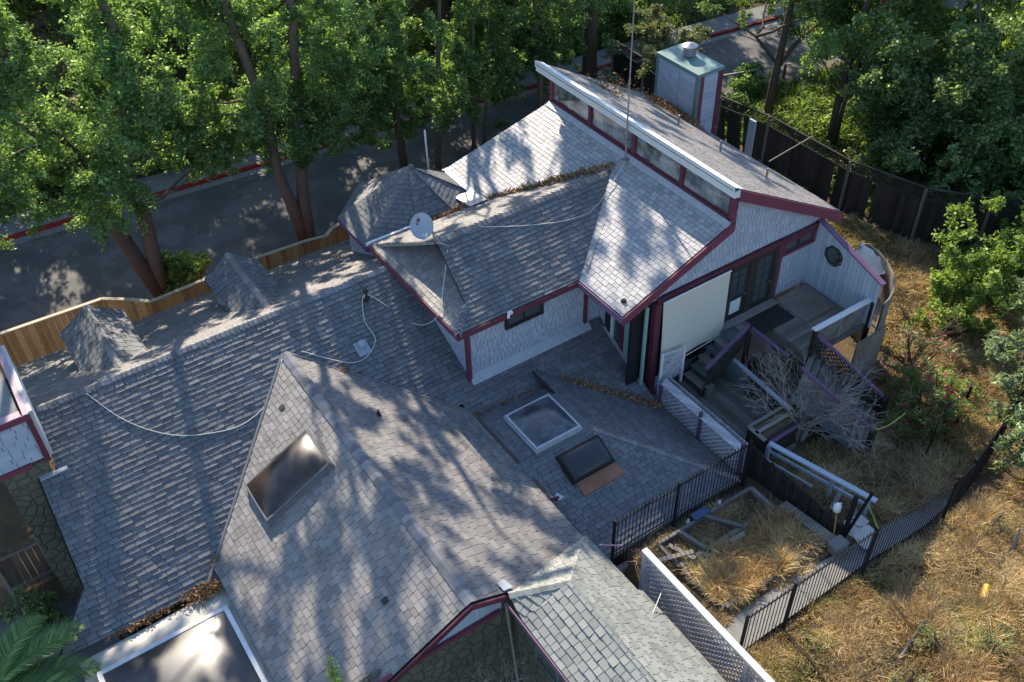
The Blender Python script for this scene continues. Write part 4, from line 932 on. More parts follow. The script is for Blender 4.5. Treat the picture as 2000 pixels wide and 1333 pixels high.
cable('caution_tape', [(19.4, 10.7, 2.6), (20.1, 10.7, 2.35), (20.95, 10.75, 2.35)], 'yellow tape stretched from the ramp foot to the oleander', .022, 'green_hose')
b = B(88); b.box((17.75, 12.9, 1.5), (17.82, 15.9, 3.0)); tag(b.build('pit_wall', 'teal_wood'), 'weathered blue-green board wall behind the bare tree', 'wall')
pf = thing('planter_fence', 'low lattice fence with a pale grey rail beside the lower deck', 'lattice fence', (17.7, 13.7, 2.1))
b = B(89); b.bar((17.86, 15.15, 3.0), (17.68, 12.45, 3.02), .13, .06); b.build('rail', 'siding_board', pf); b = B(90); lattice(b, (17.8, 15.0, 2.12), (-.06, -1, 0), (0, 0, 1), 2.5, .85, sp=.12); b.build('lattice', 'dark_wood', pf); b = B(91); b.box((17.66, 13.2, 2.0), (17.76, 13.3, 2.98)); b.build('post', 'teal_wood', pf)
pb_ = thing('planter_box', 'long raised timber planter box with a dark side at the deck corner', 'planter', (16.9, 12.4, 2.1))
b = B(92); b.box((16.2, 12.0, 1.6), (17.62, 12.08, 2.98)); b.box((16.2, 12.62, 2.0), (17.62, 12.68, 2.98)); b.box((16.2, 12.08, 2.0), (16.26, 12.62, 2.98)); b.box((17.56, 12.08, 2.0), (17.62, 12.62, 2.98)); b.build('side', 'dark_wood', pb_)
b = B(93); b.box((16.22, 12.3, 2.985), (17.55, 12.42, 3.0)); b.bar((16.18, 12.66, 3.0), (17.64, 12.66, 3.0), .1, .03); b.box((16.15, 12.0, 2.985), (16.3, 12.64, 3.0)); b.build('rim', 'grey_wood', pb_); b = B(94); b.box((16.26, 12.08, 2.1), (17.56, 12.62, 2.93)); b.build('soil', 'earth', pb_)
gd = thing('guard_rail', 'pale grey timber guard rail of two long beams above the garden beds', 'railing', (16.7, 10.5, 2.2))
b = B(95); b.bar((16.3, 11.9, 2.92), (17.15, 8.75, 2.9), .16, .06); b.build('top_beam', 'siding_board', gd); b = B(96); b.bar((16.28, 11.85, 2.65), (17.2, 8.9, 2.45), .05, .10); b.bar((16.2, 11.8, 2.35), (16.6, 10.4, 2.25), .05, .08); b.build('lower_beam', 'siding_board', gd)
for x, y in ((16.25, 11.85), (16.85, 10.0), (17.1, 8.95)):
    b = B(97); b.box((x-.05, y-.05, T(x, y)-.1), (x+.05, y+.05, 2.9)); b.build('post', 'siding_board', gd)
b = B(98); b.bar((16.35, 11.95, 2.86), (17.5, 12.0, 2.86), .16, .05); tag(b.build('shelf_board', 'fascia_purple'), 'short purple-stained board behind the planter box', 'board')
# near-black plank fence running down from the deck corner
bf = thing('plank_fence', 'near-black leaning plank fence between the guard rail and garden beds', 'fence', (15.5, 10.3, 2.1))
pts = [(15.55, 11.95), (15.62, 11.2), (15.68, 10.4), (15.76, 9.6), (15.86, 8.75)]; tops = [3.35, 3.2, 3.1, 3.0, 2.85]
b = B(99); rg = random.Random(3)
for k in range(27):
    t = k/26*4; i = min(3, int(t)); f_ = t-i; x = pts[i][0]*(1-f_)+pts[i+1][0]*f_; y = pts[i][1]*(1-f_)+pts[i+1][1]*f_; zt_ = tops[i]*(1-f_)+tops[i+1]*f_+rg.uniform(-.06, .04); b.box((x-.012, y-.055, T(x, y)-.1), (x+.012, y+.055, zt_))
b.build('planks', 'dark_wood', bf); b = B(100); b.bar((15.6, 11.9, 2.9), (15.9, 8.8, 2.6), .04, .08); b.build('rail', 'dark_wood', bf)
b = B(101); b.bar((15.86, 8.65, 2.2), (16.25, 8.45, 4.25), .07, .07, up=(0, 1, 0)); b.box((15.84, 8.6, 2.2), (15.93, 8.7, 4.1)); tag(b.build('gate_post', 'black_iron'), 'tall black metal gate post at the end of the plank fence', 'post')
# ------------------------------------------------------------------ iron fences
def iron(name, label, pts, h, posts, seed, base=None, spike=True):
    root = thing(name, label, 'fence', (*pts[0], T(*pts[0])))
    P = [V(x, y, (T(x, y) if base is None else base)) for x, y in pts]
    L = [0]
    for i in range(len(P)-1): L.append(L[-1]+(P[i+1]-P[i]).length)
    def at(s):
        for i in range(len(P)-1):
            if s <= L[i+1] or i == len(P)-2: t = (s-L[i])/(L[i+1]-L[i]); return P[i]*(1-t)+P[i+1]*t
    rg = random.Random(seed); b = B(seed); n = int(L[-1]/.125)
    for k in range(n):
        p = at(k*L[-1]/n); b.bar(p+V(0, 0, .04), p+V(rg.uniform(-.005, .005), 0, h+(.09 if spike else -.02)), .016, .016, up=(0, 1, 0))
    b.build('pickets', 'black_iron', root)
    for zz, nm in ((.1, 'rail'), (h-.04, 'rail')):
        b = B(seed+1); 
        m_ = 24
        for k in range(m_): b.bar(at(L[-1]*k/m_)+V(0, 0, zz), at(L[-1]*(k+1)/m_)+V(0, 0, zz), .03, .035)
        b.build(nm, 'black_iron', root)
    for s in posts:
        p = at(L[-1]*s); b = B(seed+2); b.box((p.x-.032, p.y-.032, p.z-.1), (p.x+.032, p.y+.032, p.z+h+.1)); b.build('post', 'black_iron', root)
    return root
iron('iron_fence', 'black iron picket fence along the foot of the hip roof', [(10.4, 11.62), (15.15, 11.62)], 2.05, (.0, .45, .995), 3, base=1.88)
iron('iron_fence', 'black iron picket fence beside the concrete path', [(10.9, 7.5), (12.4, 7.46), (15.07, 7.48), (17.0, 7.5), (18.7, 7.6), (19.7, 7.8)], 1.9, (0, .165, .48, .88), 5)
iron('iron_fence', 'black iron picket fence curving away under the grey-green tree', [(19.8, 7.85), (20.7, 8.08), (22.5, 8.6), (25.4, 9.5), (28, 10.6)], 1.9, (0, .35, .7, 1), 6)
iron('iron_fence', 'short leaning black iron fence section in front of the pink oleander', [(20.9, 9.7), (21.9, 10.1), (23.2, 10.2)], 1.7, (1,), 7, spike=False)
b = B(110); b.box((10.3, 11.45, 1.0), (15.3, 11.62, 1.95)); tag(b.build('retaining_wall', 'concrete_dark'), 'low grey retaining wall carrying the iron fence under the hip roof eave', 'wall')
# ------------------------------------------------------------------ garden: beds, path, litter of things
b = B(111); pr = None
P_ = [(10.9, 7.62, 8.55), (12, 7.62, 8.5), (13, 7.62, 8.5), (14.2, 7.62, 8.45), (15.0, 7.65, 8.35), (16, 7.7, 8.3), (17.2, 7.7, 8.35), (18.2, 7.75, 8.3), (19.2, 7.9, 8.45), (20.2, 8.2, 8.7)]
for i in range(len(P_)-1):
    (xa, a0, a1), (xb, c0_, c1_) = P_[i], P_[i+1]; N_ = 6
    for k in range(N_):
        za = lambda x, y: float(T(x, y))+.075; ya, yb = a0+(a1-a0)*k/N_, a0+(a1-a0)*(k+1)/N_; yc, yd = c0_+(c1_-c0_)*k/N_, c0_+(c1_-c0_)*(k+1)/N_
        b.face([(xa, ya, za(xa, ya)), (xb, yc, za(xb, yc)), (xb, yd, za(xb, yd)), (xa, yb, za(xa, yb))], 0, .5)
tag(b.build('path', 'concrete'), kind='structure')
def bed(name, label, x0, x1, y0, y1, extra=()):
    root = thing(name, label, 'garden bed', ((x0+x1)/2, (y0+y1)/2, 2.2))
    for (p, q, w, h, dz) in ([((x0, y0), (x1, y0), .12, .28, .12), ((x0, y1), (x1, y1), .09, .24, .12), ((x0, y0), (x0, y1), .09, .24, .1), ((x1, y0), (x1, y1), .12, .26, .12)]+list(extra)):
        b = B(int(p[0]*10)); b.bar((*p, T(*p)+dz), (*q, T(*q)+dz), w, h); b.build('edging', 'grey_wood', root)
    return root
bed('garden_bed', 'timber-edged garden bed overgrown with tall orange dry grass', 11.7, 15.3, 8.75, 10.3)
bed('garden_bed', 'narrow timber-edged bed of grey weeds below the iron fence', 11.7, 15.1, 10.42, 11.3, [((13.9, 10.42), (13.3, 11.3), .12, .2, .18), ((12.6, 10.42), (12.4, 11.3), .1, .2, .2)])
b = B(112); b.bar((15.35, 10.35, 2.42), (15.42, 8.55, 2.62), .32, .08); tag(b.build('bench_plank', 'grey_wood'), 'wide grey plank laid along the plank fence beside the orange grass', 'plank')
b = B(113); b.box((15.12, 8.25, T(15.3, 8.4)), (15.62, 8.62, T(15.3, 8.4)+.4)); tag(b.build('concrete_block', 'concrete', bevel=.07), 'chunky rounded concrete block at the end of the grey plank', 'block')
ws = thing('lattice_screen', 'tall white lattice screen with a bright white top rail beside the porch roof', 'lattice screen', (10.45, 8, 2.2))
b = B(114); b.box((10.33, 3.5, 4.0), (10.5, 10.5, 4.09)); b.build('top_rail', 'white_paint', ws, bevel=.01)
for y0_, y1_ in ((6.95, 10.4), (3.5, 6.85)):
    b = B(115); lattice(b, (10.42, y0_, 2.25), (0, 1, 0), (0, 0, 1), y1_-y0_, 1.75, sp=.19, w=.062); b.build('lattice', 'white_lattice', ws)
for y in (10.45, 6.9): b = B(116); b.box((10.37, y-.05, 1.9), (10.47, y+.05, 4.0)); b.build('post', 'white_lattice', ws)
b = B(117); b.box((10.36, 3.5, 2.15), (10.48, 10.4, 2.25)); b.build('bottom_rail', 'grey_wood', ws)
def pos(x, y, dz=0): return (x, y, float(T(x, y))+dz)
b = B(118); b.tube([pos(15.62, 8.75), pos(15.72, 8.95, 1.05)], .018, 8); hn = tag(b.build('garden_tool', 'cedar'), 'garden tool with a wooden handle leaning on the plank fence', 'garden tool')
j = thing('plastic_jug', 'white plastic jug hung upside down on a tool handle', 'jug', pos(15.72, 8.95, 1.05)); x, y, z = pos(15.74, 8.98, 1.0); b = B(119); b.tube([(x, y, z), (x, y, z+.03), (x, y, z+.22), (x, y, z+.27), (x, y, z+.31)], [.08, .10, .10, .06, .035], 12); b.build('body', 'plastic_white', j, smooth=True); b = B(120); b.tube([(x+.09, y, z+.06), (x+.15, y, z+.1), (x+.13, y, z+.24), (x+.05, y, z+.27)], .014, 6); b.build('handle', 'plastic_white', j)
fsx = [((16.35, 8.75), .34, .2), ((16.55, 8.35), .30, .6), ((16.2, 8.35), .26, 1.2), ((16.7, 8.75), .26, 2.0), ((16.05, 8.1), .24, 2.6)]
lb = ['largest pale flagstone under the yellow-green hose', 'flagstone nearest the black gate post', 'small flagstone between the larger ones', 'flagstone at the upper right of the stack', 'flagstone nearest the concrete path']
for i, ((x, y), r_, a0) in enumerate(fsx):
    b = B(121+i); rg = random.Random(i); n = 5; pl = [(x+r_*rg.uniform(.75, 1.1)*math.cos(a0+2*math.pi*k/n), y+r_*rg.uniform(.75, 1.1)*math.sin(a0+2*math.pi*k/n)) for k in range(n)]; z = float(T(x, y))+.08+.03*i
    tp = [(px_, py_, z+.04) for px_, py_ in pl]; bt = [(px_, py_, z) for px_, py_ in pl]; b.face(tp); b.face(bt[::-1])
    for k in range(n): b.face([bt[k], bt[(k+1) % n], tp[(k+1) % n], tp[k]])
    tag(b.build('flagstone', 'flagstone'), lb[i], 'flagstone', 'broken flagstones by the gate post')
b = B(127); b.box((16.75, 8.75, T(16.9, 8.9)+.05), (17.02, 9.2, T(16.9, 8.9)+.17)); tag(b.build('concrete_block', 'concrete', bevel=.02), 'small tan paving block lying across the flagstones', 'block')
cable('garden_hose', [pos(17.25, 9.0, .5), pos(17.15, 8.85, .35), pos(17.2, 8.7, .12), pos(17.05, 8.5, .08), pos(16.85, 8.25, .1), pos(16.6, 8.2, .08)], 'yellow-green hose trailing over the broken flagstones', .03, 'green_hose')
pp = thing('yellow_pipe', 'short piece of yellow corrugated pipe lying in the dry grass', 'pipe', pos(16.9, 5.25, .1)); b = B(128)
p0, p1 = V(*pos(16.75, 5.15, .26)), V(*pos(17.15, 5.35, .36)); b.tube([p0, p1], .075, 14, caps=False)
for k in range(7): c_ = p0.lerp(p1, (k+.5)/7); d_ = (p1-p0).normalized()*.012; b.tube([c_-d_, c_+d_], .085, 14)
b.build('pipe', 'yellow_plastic', pp); b = B(129); b.tube([p1-(p1-p0).normalized()*.02, p1+(p1-p0).normalized()*.004], .07, 14); b.build('opening', 'interior_shade', pp)  # dark disc painted in for the shade inside the pipe
sk_ = thing('wooden_stake', 'leaning grey wooden stake beside the grey-green tree', 'stake', pos(19.2, 5.9)); b = B(130); b.bar(pos(18.9, 5.75), pos(19.5, 6.0, .75), .07, .05); b.build('board', 'grey_wood', sk_)
b = B(131); x, y, z = pos(18.75, 5.75); b.box((x-.22, y-.15, z+.04), (x+.12, y+.2, z+.12)); tag(b.build('scrap_panel', 'green_pvc'), 'pale green scrap panel at the foot of the stake', 'panel')
b = B(132); b.bar(pos(13.75, 5.25, .12), pos(15.0, 5.55, .25), .05, .05); tag(b.build('fallen_pole', 'bark_pale'), 'thin grey pole lying in the grass near the bottom edge', 'pole')
b = B(133); x, y, z = pos(13.3, 11.38); b.hexa([(x-.25, y-.1, z), (x+.2, y-.1, z), (x+.2, y+.12, z), (x-.25, y+.12, z), (x-.32, y-.13, z+.3), (x+.25, y-.13, z+.3), (x+.25, y+.13, z+.3), (x-.32, y+.13, z+.3)]); tag(b.build('storage_bin', 'plastic_blue', bevel=.03), 'dark blue plastic bin under the iron fence', 'bin')
for (x, y), lab in (((14.0, 11.4), 'white plastic bottle nearer the plank fence'), ((12.85, 11.4), 'white plastic bottle left of the dark blue bin')):
    b = B(134); x, y, z = pos(x, y); b.tube([(x, y, z), (x, y, z+.2), (x, y, z+.24), (x, y, z+.3)], [.05, .05, .02, .02], 10); tag(b.build('bottle', 'plastic_white', smooth=True), lab, 'bottle')
b = B(135); b.tube([(9.75, 11.4, 3.76), (10.55, 11.45, 3.06)], .025, 6); tag(b.build('pink_pole', 'pink_paint'), 'short pink pole poking out past the porch roof', 'pole')
b = B(136); x, y, z = pos(10.55, 6.2); b.tube([(x, y, z), (x, y, z+1.55)], .03, 8); b.box((x-.12, y-.1, z+1.5), (x+.12, y+.1, z+1.58)); tag(b.build('lamp_post', 'grey_wood'), 'small square-topped garden lamp beside the lattice screen', 'lamp')
for x0, y0, x1, y1, lab in ((11.3, 10.9, 12.2, 10.5, 'weathered board tilted across the left end of the weed bed'), (11.9, 11.1, 12.1, 10.3, 'narrow weathered board stuck in the weeds near the porch roof'), (12.9, 10.3, 13.7, 10.15, 'thin weathered board between the two garden beds'), (16.4, 9.5, 17.3, 9.9, 'loose weathered board in the grass behind the guard rail')):
    b = B(int(x0*9)); b.bar(pos(x0, y0, .22), pos(x1, y1, .38), .13, .03); tag(b.build('loose_board', 'grey_wood'), lab, 'board')
cable('wire_hoop', [pos(11.0, 11.1, .2), pos(11.2, 11.2, .9), pos(11.7, 11.2, 1.0), pos(12.0, 11.1, .3)], 'thin wire hoop arching near the iron fence', .008, 'stem_brown')
# ------------------------------------------------------------------ cedar fence by the road
cf = thing('cedar_fence', 'orange cedar board fence zigzagging between the house and the road', 'wooden fence', (5, 30.3, 0))
fp = [(-4.5, 31.5), (-.9, 31.4), (2.6, 31.25), (3.45, 30.6), (4.0, 30.05), (6.3, 30.15), (8.4, 30.25), (10.2, 30.15), (10.9, 30.0), (11.3, 30.3), (12.3, 30.6)]
for i in range(len(fp)-1):
    a, c = V(*fp[i], 0), V(*fp[i+1], 0); L_ = (c-a).length; d_ = (c-a).normalized(); b = B(140+i); n = max(1, int(L_/.21)); rg = random.Random(i)
    for k in range(n):
        p = a+d_*(k*L_/n); q = a+d_*((k+.97)*L_/n); b.bar(p.lerp(q, 0)+V(0, 0, .93), q+V(0, 0, .93), .02, 1.86)
    b.build('boards', 'cedar', cf)
    b = B(160+i); b.bar(a+V(0, 0, 1.9), c+V(0, 0, 1.9), .14, .04); b.build('cap', 'cedar_cap', cf)
    b = B(180+i); b.box((c.x-.05, c.y-.09, 0), (c.x+.05, c.y-.012, 1.86)); b.build('post', 'cedar', cf)
# dark fence with lattice top
hf = thing('hill_fence', 'long dark board fence with a lattice top behind the dry slope', 'fence', (29.4, 22, .8))
fp = [(29.8, 36.0), (29.6, 31), (29.4, 25), (29.4, 20.6), (30.2, 17.6), (31.6, 15.7), (34, 13.4), (38, 11)]
for i in range(len(fp)-1):
    a, c = V(*fp[i], T(*fp[i])), V(*fp[i+1], T(*fp[i+1])); L_ = (c-a).length; d_ = (c-a)/L_; b = B(200+i); n = int(L_/.17); rg = random.Random(i)
    for k in range(n):
        if rg.random() < .03: continue
        p = a+d_*(k*L_/n); q = a+d_*((k+.985)*L_/n); b.bar(p+V(0, 0, .95), q+V(0, 0, .95), .02, 1.9)
    b.build('boards', 'dark_wood', hf); b = B(220+i); lattice(b, a+V(0, 0, 1.95), d_, (0, 0, 1), L_, .42, sp=.13, w=.03); b.build('lattice', 'dark_wood', hf)
    b = B(240+i); b.bar(a+V(0, 0, 2.4), c+V(0, 0, 2.4), .09, .05); b.bar(a+V(0, 0, 1.92), c+V(0, 0, 1.92), .07, .06); b.build('rail', 'dark_wood', hf)
    m_ = max(1, int(L_/2.4))
    for k in range(m_): p = a+d_*(k*L_/m_); b = B(260+k); b.box((p.x-.1, p.y-.05, p.z), (p.x-.02, p.y+.05, p.z+2.4)); b.build('post', 'deck_wood', hf)
b = B(280); b.box((28.4, 24.9, .8), (28.5, 25.25, 3.3)); tag(b.build('timber_post', 'siding_board'), 'wide pale grey timber post beyond the shed roof edge', 'post')
b = B(281); b.bar((24.2, 20.3, 5.2), (29.3, 22.6, 3.4), .04, .04); tag(b.build('brace_pole', 'grey_wood'), 'thin slanting brace pole from the shed roof to the dark fence', 'pole')
wf = thing('wire_fence', 'rustic wire fence with a pale top rail between chimney and oak trunk', 'fence', (32, 31, 0))
b = B(282); b.bar((29.9, 32.6, 1.25), (36.6, 30.4, 1.35), .07, .05); b.build('rail', 'bark_pale', wf)
for k in range(4): b = B(283); x, y = 30+k*2.1, 32.5-k*.68; b.box((x-.05, y-.05, -.1), (x+.05, y+.05, 1.3)); b.build('post', 'bark', wf)
rl = thing('street_railing', 'low dark picket railing along the far pavement', 'railing', (38, 38.6, .14))
b = B(284)
for k in range(70): x = 33+k*.15; b.bar((x, ky(x)+1.75, .12), (x, ky(x)+1.75, 1.1), .02, .02, up=(0, 1, 0))
for k in range(10): b.bar((33+k*1.05, ky(33+k*1.05)+1.75, 1.05), (33+(k+1)*1.05, ky(33+(k+1)*1.05)+1.75, 1.05), .03, .03)
b.build('pickets', 'black_iron', rl)

# ------------------------------------------------------------------ VEGETATION
def leafcloud(name, blobs, per, size, mats, seed, parent, flat=.75, fl=None, ftone=(0, 1), shell=.35, asp=.5):
    """many leaf-sized faces gathered in clumps; blobs = [(x,y,z,r)]"""
    rg = np.random.RandomState(seed); C_ = []; S = []
    for (x, y, z, r) in blobs:
        n = int(per*r*r); ns = max(4, int(9*r*r/.5)); c0_ = np.array([x, y, z])
        d = rg.normal(size=(ns, 3)); d /= np.linalg.norm(d, axis=1)[:, None]; st_ = c0_+d*r*.55*rg.random_sample((ns, 1)); d = d+np.array([0, 0, -.25])
        k = rg.randint(0, ns, n); t = rg.random_sample(n)**.8; ln = r*rg.uniform(.5, 1.25, ns)
        p = st_[k]+d[k]*(t*ln[k])[:, None]*np.array([1, 1, flat])+rg.normal(size=(n, 3))*(.05+.10*r*(1-.45*t))[:, None]
        tb = rg.random_sample(); C_.append(p); S.append(np.clip(.55*tb+.45*rg.random_sample(ns)[k], 0, 1))
    P = np.concatenate(C_); ton = np.concatenate(S); N = len(P)
    P = P+rg.normal(size=P.shape)*.02
    a = rg.normal(size=(N, 3))*np.array([1, 1, .6]); a /= np.linalg.norm(a, axis=1)[:, None]; nn = rg.normal(size=(N, 3))*.7+np.array([0, 0, .8])
    c = np.cross(nn, a); c /= (np.linalg.norm(c, axis=1)[:, None]+1e-6)
    L = size*rg.uniform(.55, 1.45, N)[:, None]; W_ = L*asp; up = np.cross(a, c)*L*.18
    v = np.stack([P-a*L, P+c*W_+up, P+a*L, P-c*W_+up], 1).reshape(-1, 3); q = np.arange(N*4).reshape(N, 4)
    tone = np.clip(.45*rg.random_sample(N)+.55*ton, 0, 1)*(ftone[1]-ftone[0])+ftone[0]
    mi = None
    if fl: mi = (rg.random_sample(N) < fl).astype(int)
    return fast(name, v, q, mats, tone, mi, parent)
def limbs(b, base, pts_list):
    for pts, rad in pts_list: b.tube([V(*p) for p in pts], rad, 9, 0)
def wig(rg, p, q, n, amp):
    p, q = V(*p), V(*q); out = [p]
    for i in range(1, n): t = i/n; out.append(p.lerp(q, t)+V(rg.uniform(-amp, amp), rg.uniform(-amp, amp), rg.uniform(-amp, amp)))
    return out+[q]
def tree(name, label, base, trunks, blobs, mat='leaf', bark='bark', size=.13, per=520, seed=1, group=None, cat='tree', tw=14, flat=.75, shell=.35, fl=None, asp=.5):
    root = thing(name, label, cat, base, group); rg = random.Random(seed); b = B(seed)
    for pts, rad in trunks:
        k = len(pts); rr = [rad*(1-.65*i/(k-1)) for i in range(k)]; b.tube(pts, rr, 10)
    ends = [p for pts, _ in trunks for p in pts[1:]]
    for i in range(tw):
        x, y, z, r = blobs[rg.randrange(len(blobs))]; s = min(ends, key=lambda e: (V(*e)-V(x, y, z)).length+ (3 if V(*e).z > z else 0)); L_ = (V(x, y, z)-V(*s)).length
        w = wig(rg, s, (x, y, z), 4, .12*L_**.5); r0 = .02+.02*L_**.8; b.tube(w, [r0, r0*.8, r0*.6, r0*.45, r0*.25], 6)
    b.build('trunk', bark, root, smooth=True)
    leafcloud('crown', blobs, per, size, mat, seed, root, flat=flat, shell=shell, fl=fl, asp=asp)
    return root
def cloud(rg, c, rad, n, r0, r1, lo=None):
    out = []
    while len(out) < n:
        d = V(rg.uniform(-1, 1), rg.uniform(-1, 1), rg.uniform(-1, 1))
        if d.length > 1 or d.length < .25: continue
        z = c[2]+d.z*rad[2]
        if lo is not None and z < lo: continue
        out.append((c[0]+d.x*rad[0], c[1]+d.y*rad[1], z, rg.uniform(r0, r1)))
    return out
rg = random.Random(42)
LS, LP = .072, 1750
# tree row between the cedar fence and the road
def top(cx_, cy_, zc, rx, ry, rz, n, lo=0): return cloud(rg, (cx_, cy_, zc), (rx, ry, rz), n, .4, .85)  # sparse crown tops above the view, shaped to dapple the roofs
def fine(cx_, cy_, zc, rx, ry, rz, n): return cloud(rg, (cx_, cy_, zc), (rx, ry, rz), n, .28, .6)  # small unseen leaf clumps, added so the roofs get broken shade
G_ = 'tall leafy trees along the road'
t1 = [([(4.9, 32.4, 0), (4.5, 32.7, 1.4), (4.0, 33, 3.9), (3.6, 33, 6.6), (3.1, 33, 7.8), (2.4, 33, 10.2), (2.0, 33, 13), (1.6, 32.8, 16.5)], .34), ([(3.8, 33, 5.6), (3.0, 33.1, 7.2), (1.6, 33.2, 9.2)], .16), ([(4.95, 32.4, 0), (5.0, 32.7, 2.0), (5.2, 33, 3.9), (5.1, 33.1, 5.6), (5.6, 33, 8), (6.15, 33, 10.1), (5.9, 33, 13), (6.2, 32.6, 17)], .32), ([(5.5, 33, 8.2), (6.1, 32.9, 9.3), (5.75, 32.8, 10.6)], .10)]
bl = cloud(rg, (1.8, 33.4, 8.6), (5.2, 3.2, 4.8), 62, .5, 1.0, 4.2)+cloud(rg, (5.6, 32.6, 6.6), (2.6, 2.0, 2.6), 24, .4, .8, 4.0)+cloud(rg, (7.4, 33.4, 8.6), (1.8, 2.0, 3.6), 16, .4, .8, 5.4)+top(3.2, 33, 15.6, 6, 3, 3.2, 17)+fine(6.5, 32.6, 16, 3.6, 1.6, 3.0, 26)+cloud(rg, (7.6, 33.6, 5.4), (1.3, 1.2, 1.0), 7, .35, .6)
tree('street_tree', 'big twin-trunked leafy tree left of centre behind the cedar fence', (4.9, 32.4, 0), t1, bl, 'leaf', 'bark_red', LS, LP, 1, G_, tw=30)
t2 = [([(10.95, 32.6, 0), (10.75, 32.8, 1.8), (10.5, 33, 3.55), (10.6, 33.2, 6), (10.2, 33.5, 9), (10, 33.5, 13), (9.6, 33, 17)], .27), ([(11.1, 32.55, 0), (11.25, 32.8, 1.8), (11.5, 33, 3.2), (11.9, 33.2, 6), (12.4, 33.4, 9), (12.4, 33.5, 13), (12.8, 33, 16)], .29)]
bl = cloud(rg, (11.2, 33.6, 8.6), (4.8, 3.2, 4.8), 74, .45, .95, 3.9)+cloud(rg, (13.0, 33.4, 6.0), (2.6, 2.0, 2.4), 22, .4, .8, 3.8)+cloud(rg, (11.8, 34, 5.2), (4.2, 1.8, 1.3), 36, .4, .75, 3.1)+top(10.5, 33.4, 15.4, 5.5, 3, 3.0, 12)+fine(11.5, 33, 16, 4.6, 1.6, 3.2, 36)
tree('street_tree', 'tall leafy tree with two straight reddish trunks above the second dormer', (11, 32.6, 0), t2, bl, 'leaf', 'bark_red', LS, LP, 2, G_, tw=28)
t3 = [([(17.0, 35, 0), (16.9, 35, 3), (17.2, 35, 7), (17.4, 35, 12)], .2), ([(18.3, 34.2, 0), (18.5, 34.2, 3), (19, 34.3, 7), (19.2, 34, 11)], .15), ([(20.3, 34.3, 0), (20.4, 34.3, 3), (20.8, 34.5, 7)], .11), ([(20.8, 34.3, 0), (21.2, 34.3, 3), (21.6, 34.5, 7)], .11)]
bl = cloud(rg, (18.2, 34.8, 7.0), (5.4, 3.0, 4.8), 104, .4, .9, 2.0)+cloud(rg, (18.6, 36, 2.9), (6, 1.3, 1.7), 40, .4, .7, 1.5)+cloud(rg, (18.6, 35, 4.6), (5, 2, 1.8), 34, .4, .8, 2.6)+top(18, 34.6, 14.6, 4.8, 2.6, 2.4, 13)+fine(18.5, 34.6, 16.5, 4.6, 1.6, 2.2, 24)
tree('street_tree', 'multi-stemmed leafy tree behind the turret', (18.5, 34.3, 0), t3, bl, 'leaf', 'bark', LS, LP, 3, G_, tw=26)
t4 = [([(29.4, 37.4, -.1), (29.5, 37.6, 3), (29.7, 38, 7), (30, 38.2, 12)], .42)]
bl = cloud(rg, (27.4, 39.0, 7.4), (4.2, 3, 4.2), 60, .5, 1.0, 2.0)+fine(26, 37.4, 16.5, 5.5, 1.8, 3.2, 36)
tree('street_tree', 'thick straight trunk rising behind the clerestory roof', (29.4, 37.4, 0), t4, bl, 'leaf_dark', 'bark', LS, LP, 4, G_)
t5 = [([(-3, 33, 0), (-3, 33, 4), (-2.6, 33.2, 9), (-3, 33, 13)], .3)]
bl = cloud(rg, (-3.2, 33, 8.0), (4.4, 3.2, 4.8), 55, .5, 1.0, 3.4)+top(-3, 33, 15, 5, 3, 3, 8)
tree('street_tree', 'leafy tree at the far left edge over the road', (-3, 33, 0), t5, bl, 'leaf_dark', 'bark', LS, LP, 5, G_)
t6_ = [([(24.4, 34.8, 0), (24.5, 34.9, 3), (24.2, 35, 7), (24.4, 35, 11)], .16)]
bl = cloud(rg, (24.4, 35.6, 7.4), (4.0, 2.8, 4.2), 60, .4, .85, 2.6)+cloud(rg, (24.8, 36.2, 4.2), (3.6, 2, 1.8), 30, .4, .75, 1.4)+cloud(rg, (25, 37, 2.2), (3.5, 1, 1.2), 14, .4, .65, 1.0)+top(23.6, 34.8, 13, 3.6, 2.4, 2, 10)
tree('street_tree', 'slender leafy tree left of the thick trunk behind the low roof', (24.4, 34.8, 0), t6_, bl, 'leaf', 'bark', LS, LP, 6, G_)
# woodland beyond the road: a few crowns, copied
protos = []
wd = ['leaf', 'leaf_bright', 'leaf_dark', 'leaf']
for i in range(4):
    h = 8.5+i; tr_ = [([(0, 0, 0), (.2, .1, h*.35), (-.1, .2, h*.7), (.1, 0, h)], .26)]
    bl = cloud(rg, (0, 0, h*.62), (3.4, 3.4, h*.42), 34, .6, 1.25, 1.2)
    protos.append(tree('woodland_tree', 'leafy woodland tree beyond the road', (0, 0, 0), tr_, bl, wd[i], 'bark', .10, 800, 20+i, 'woodland trees beyond the road', tw=10))
def copy_tree(o, loc, rz, sc, label=None, group=None):
    c = o.copy(); COL.objects.link(c); c.location = loc; c.rotation_euler = (0, 0, rz); c.scale = (sc, sc, sc*rg.uniform(.9, 1.1))
    if label: c['label'] = label
    if group: c['group'] = group
    for ch in o.children:
        d_ = ch.copy(); COL.objects.link(d_); d_.parent = c
    return c
spots = []
for row, y in enumerate((44.5, 49.5, 55, 61, 68, 76)):
    n = 11+row; x0, x1 = -8+row*.6, 62+row*5
    for k in range(n):
        x = x0+(x1-x0)*(k+rg.uniform(.15, .85))/n; yy = y+rg.uniform(-1.6, 1.6)-max(0, x-38)*.35
        if yy < ky(min(x, 65))+4.5: yy = ky(min(x, 65))+4.5+rg.random()
        if 33 < x < 46 and row == 0: continue
        spots.append((x, yy))
first = [True]*4
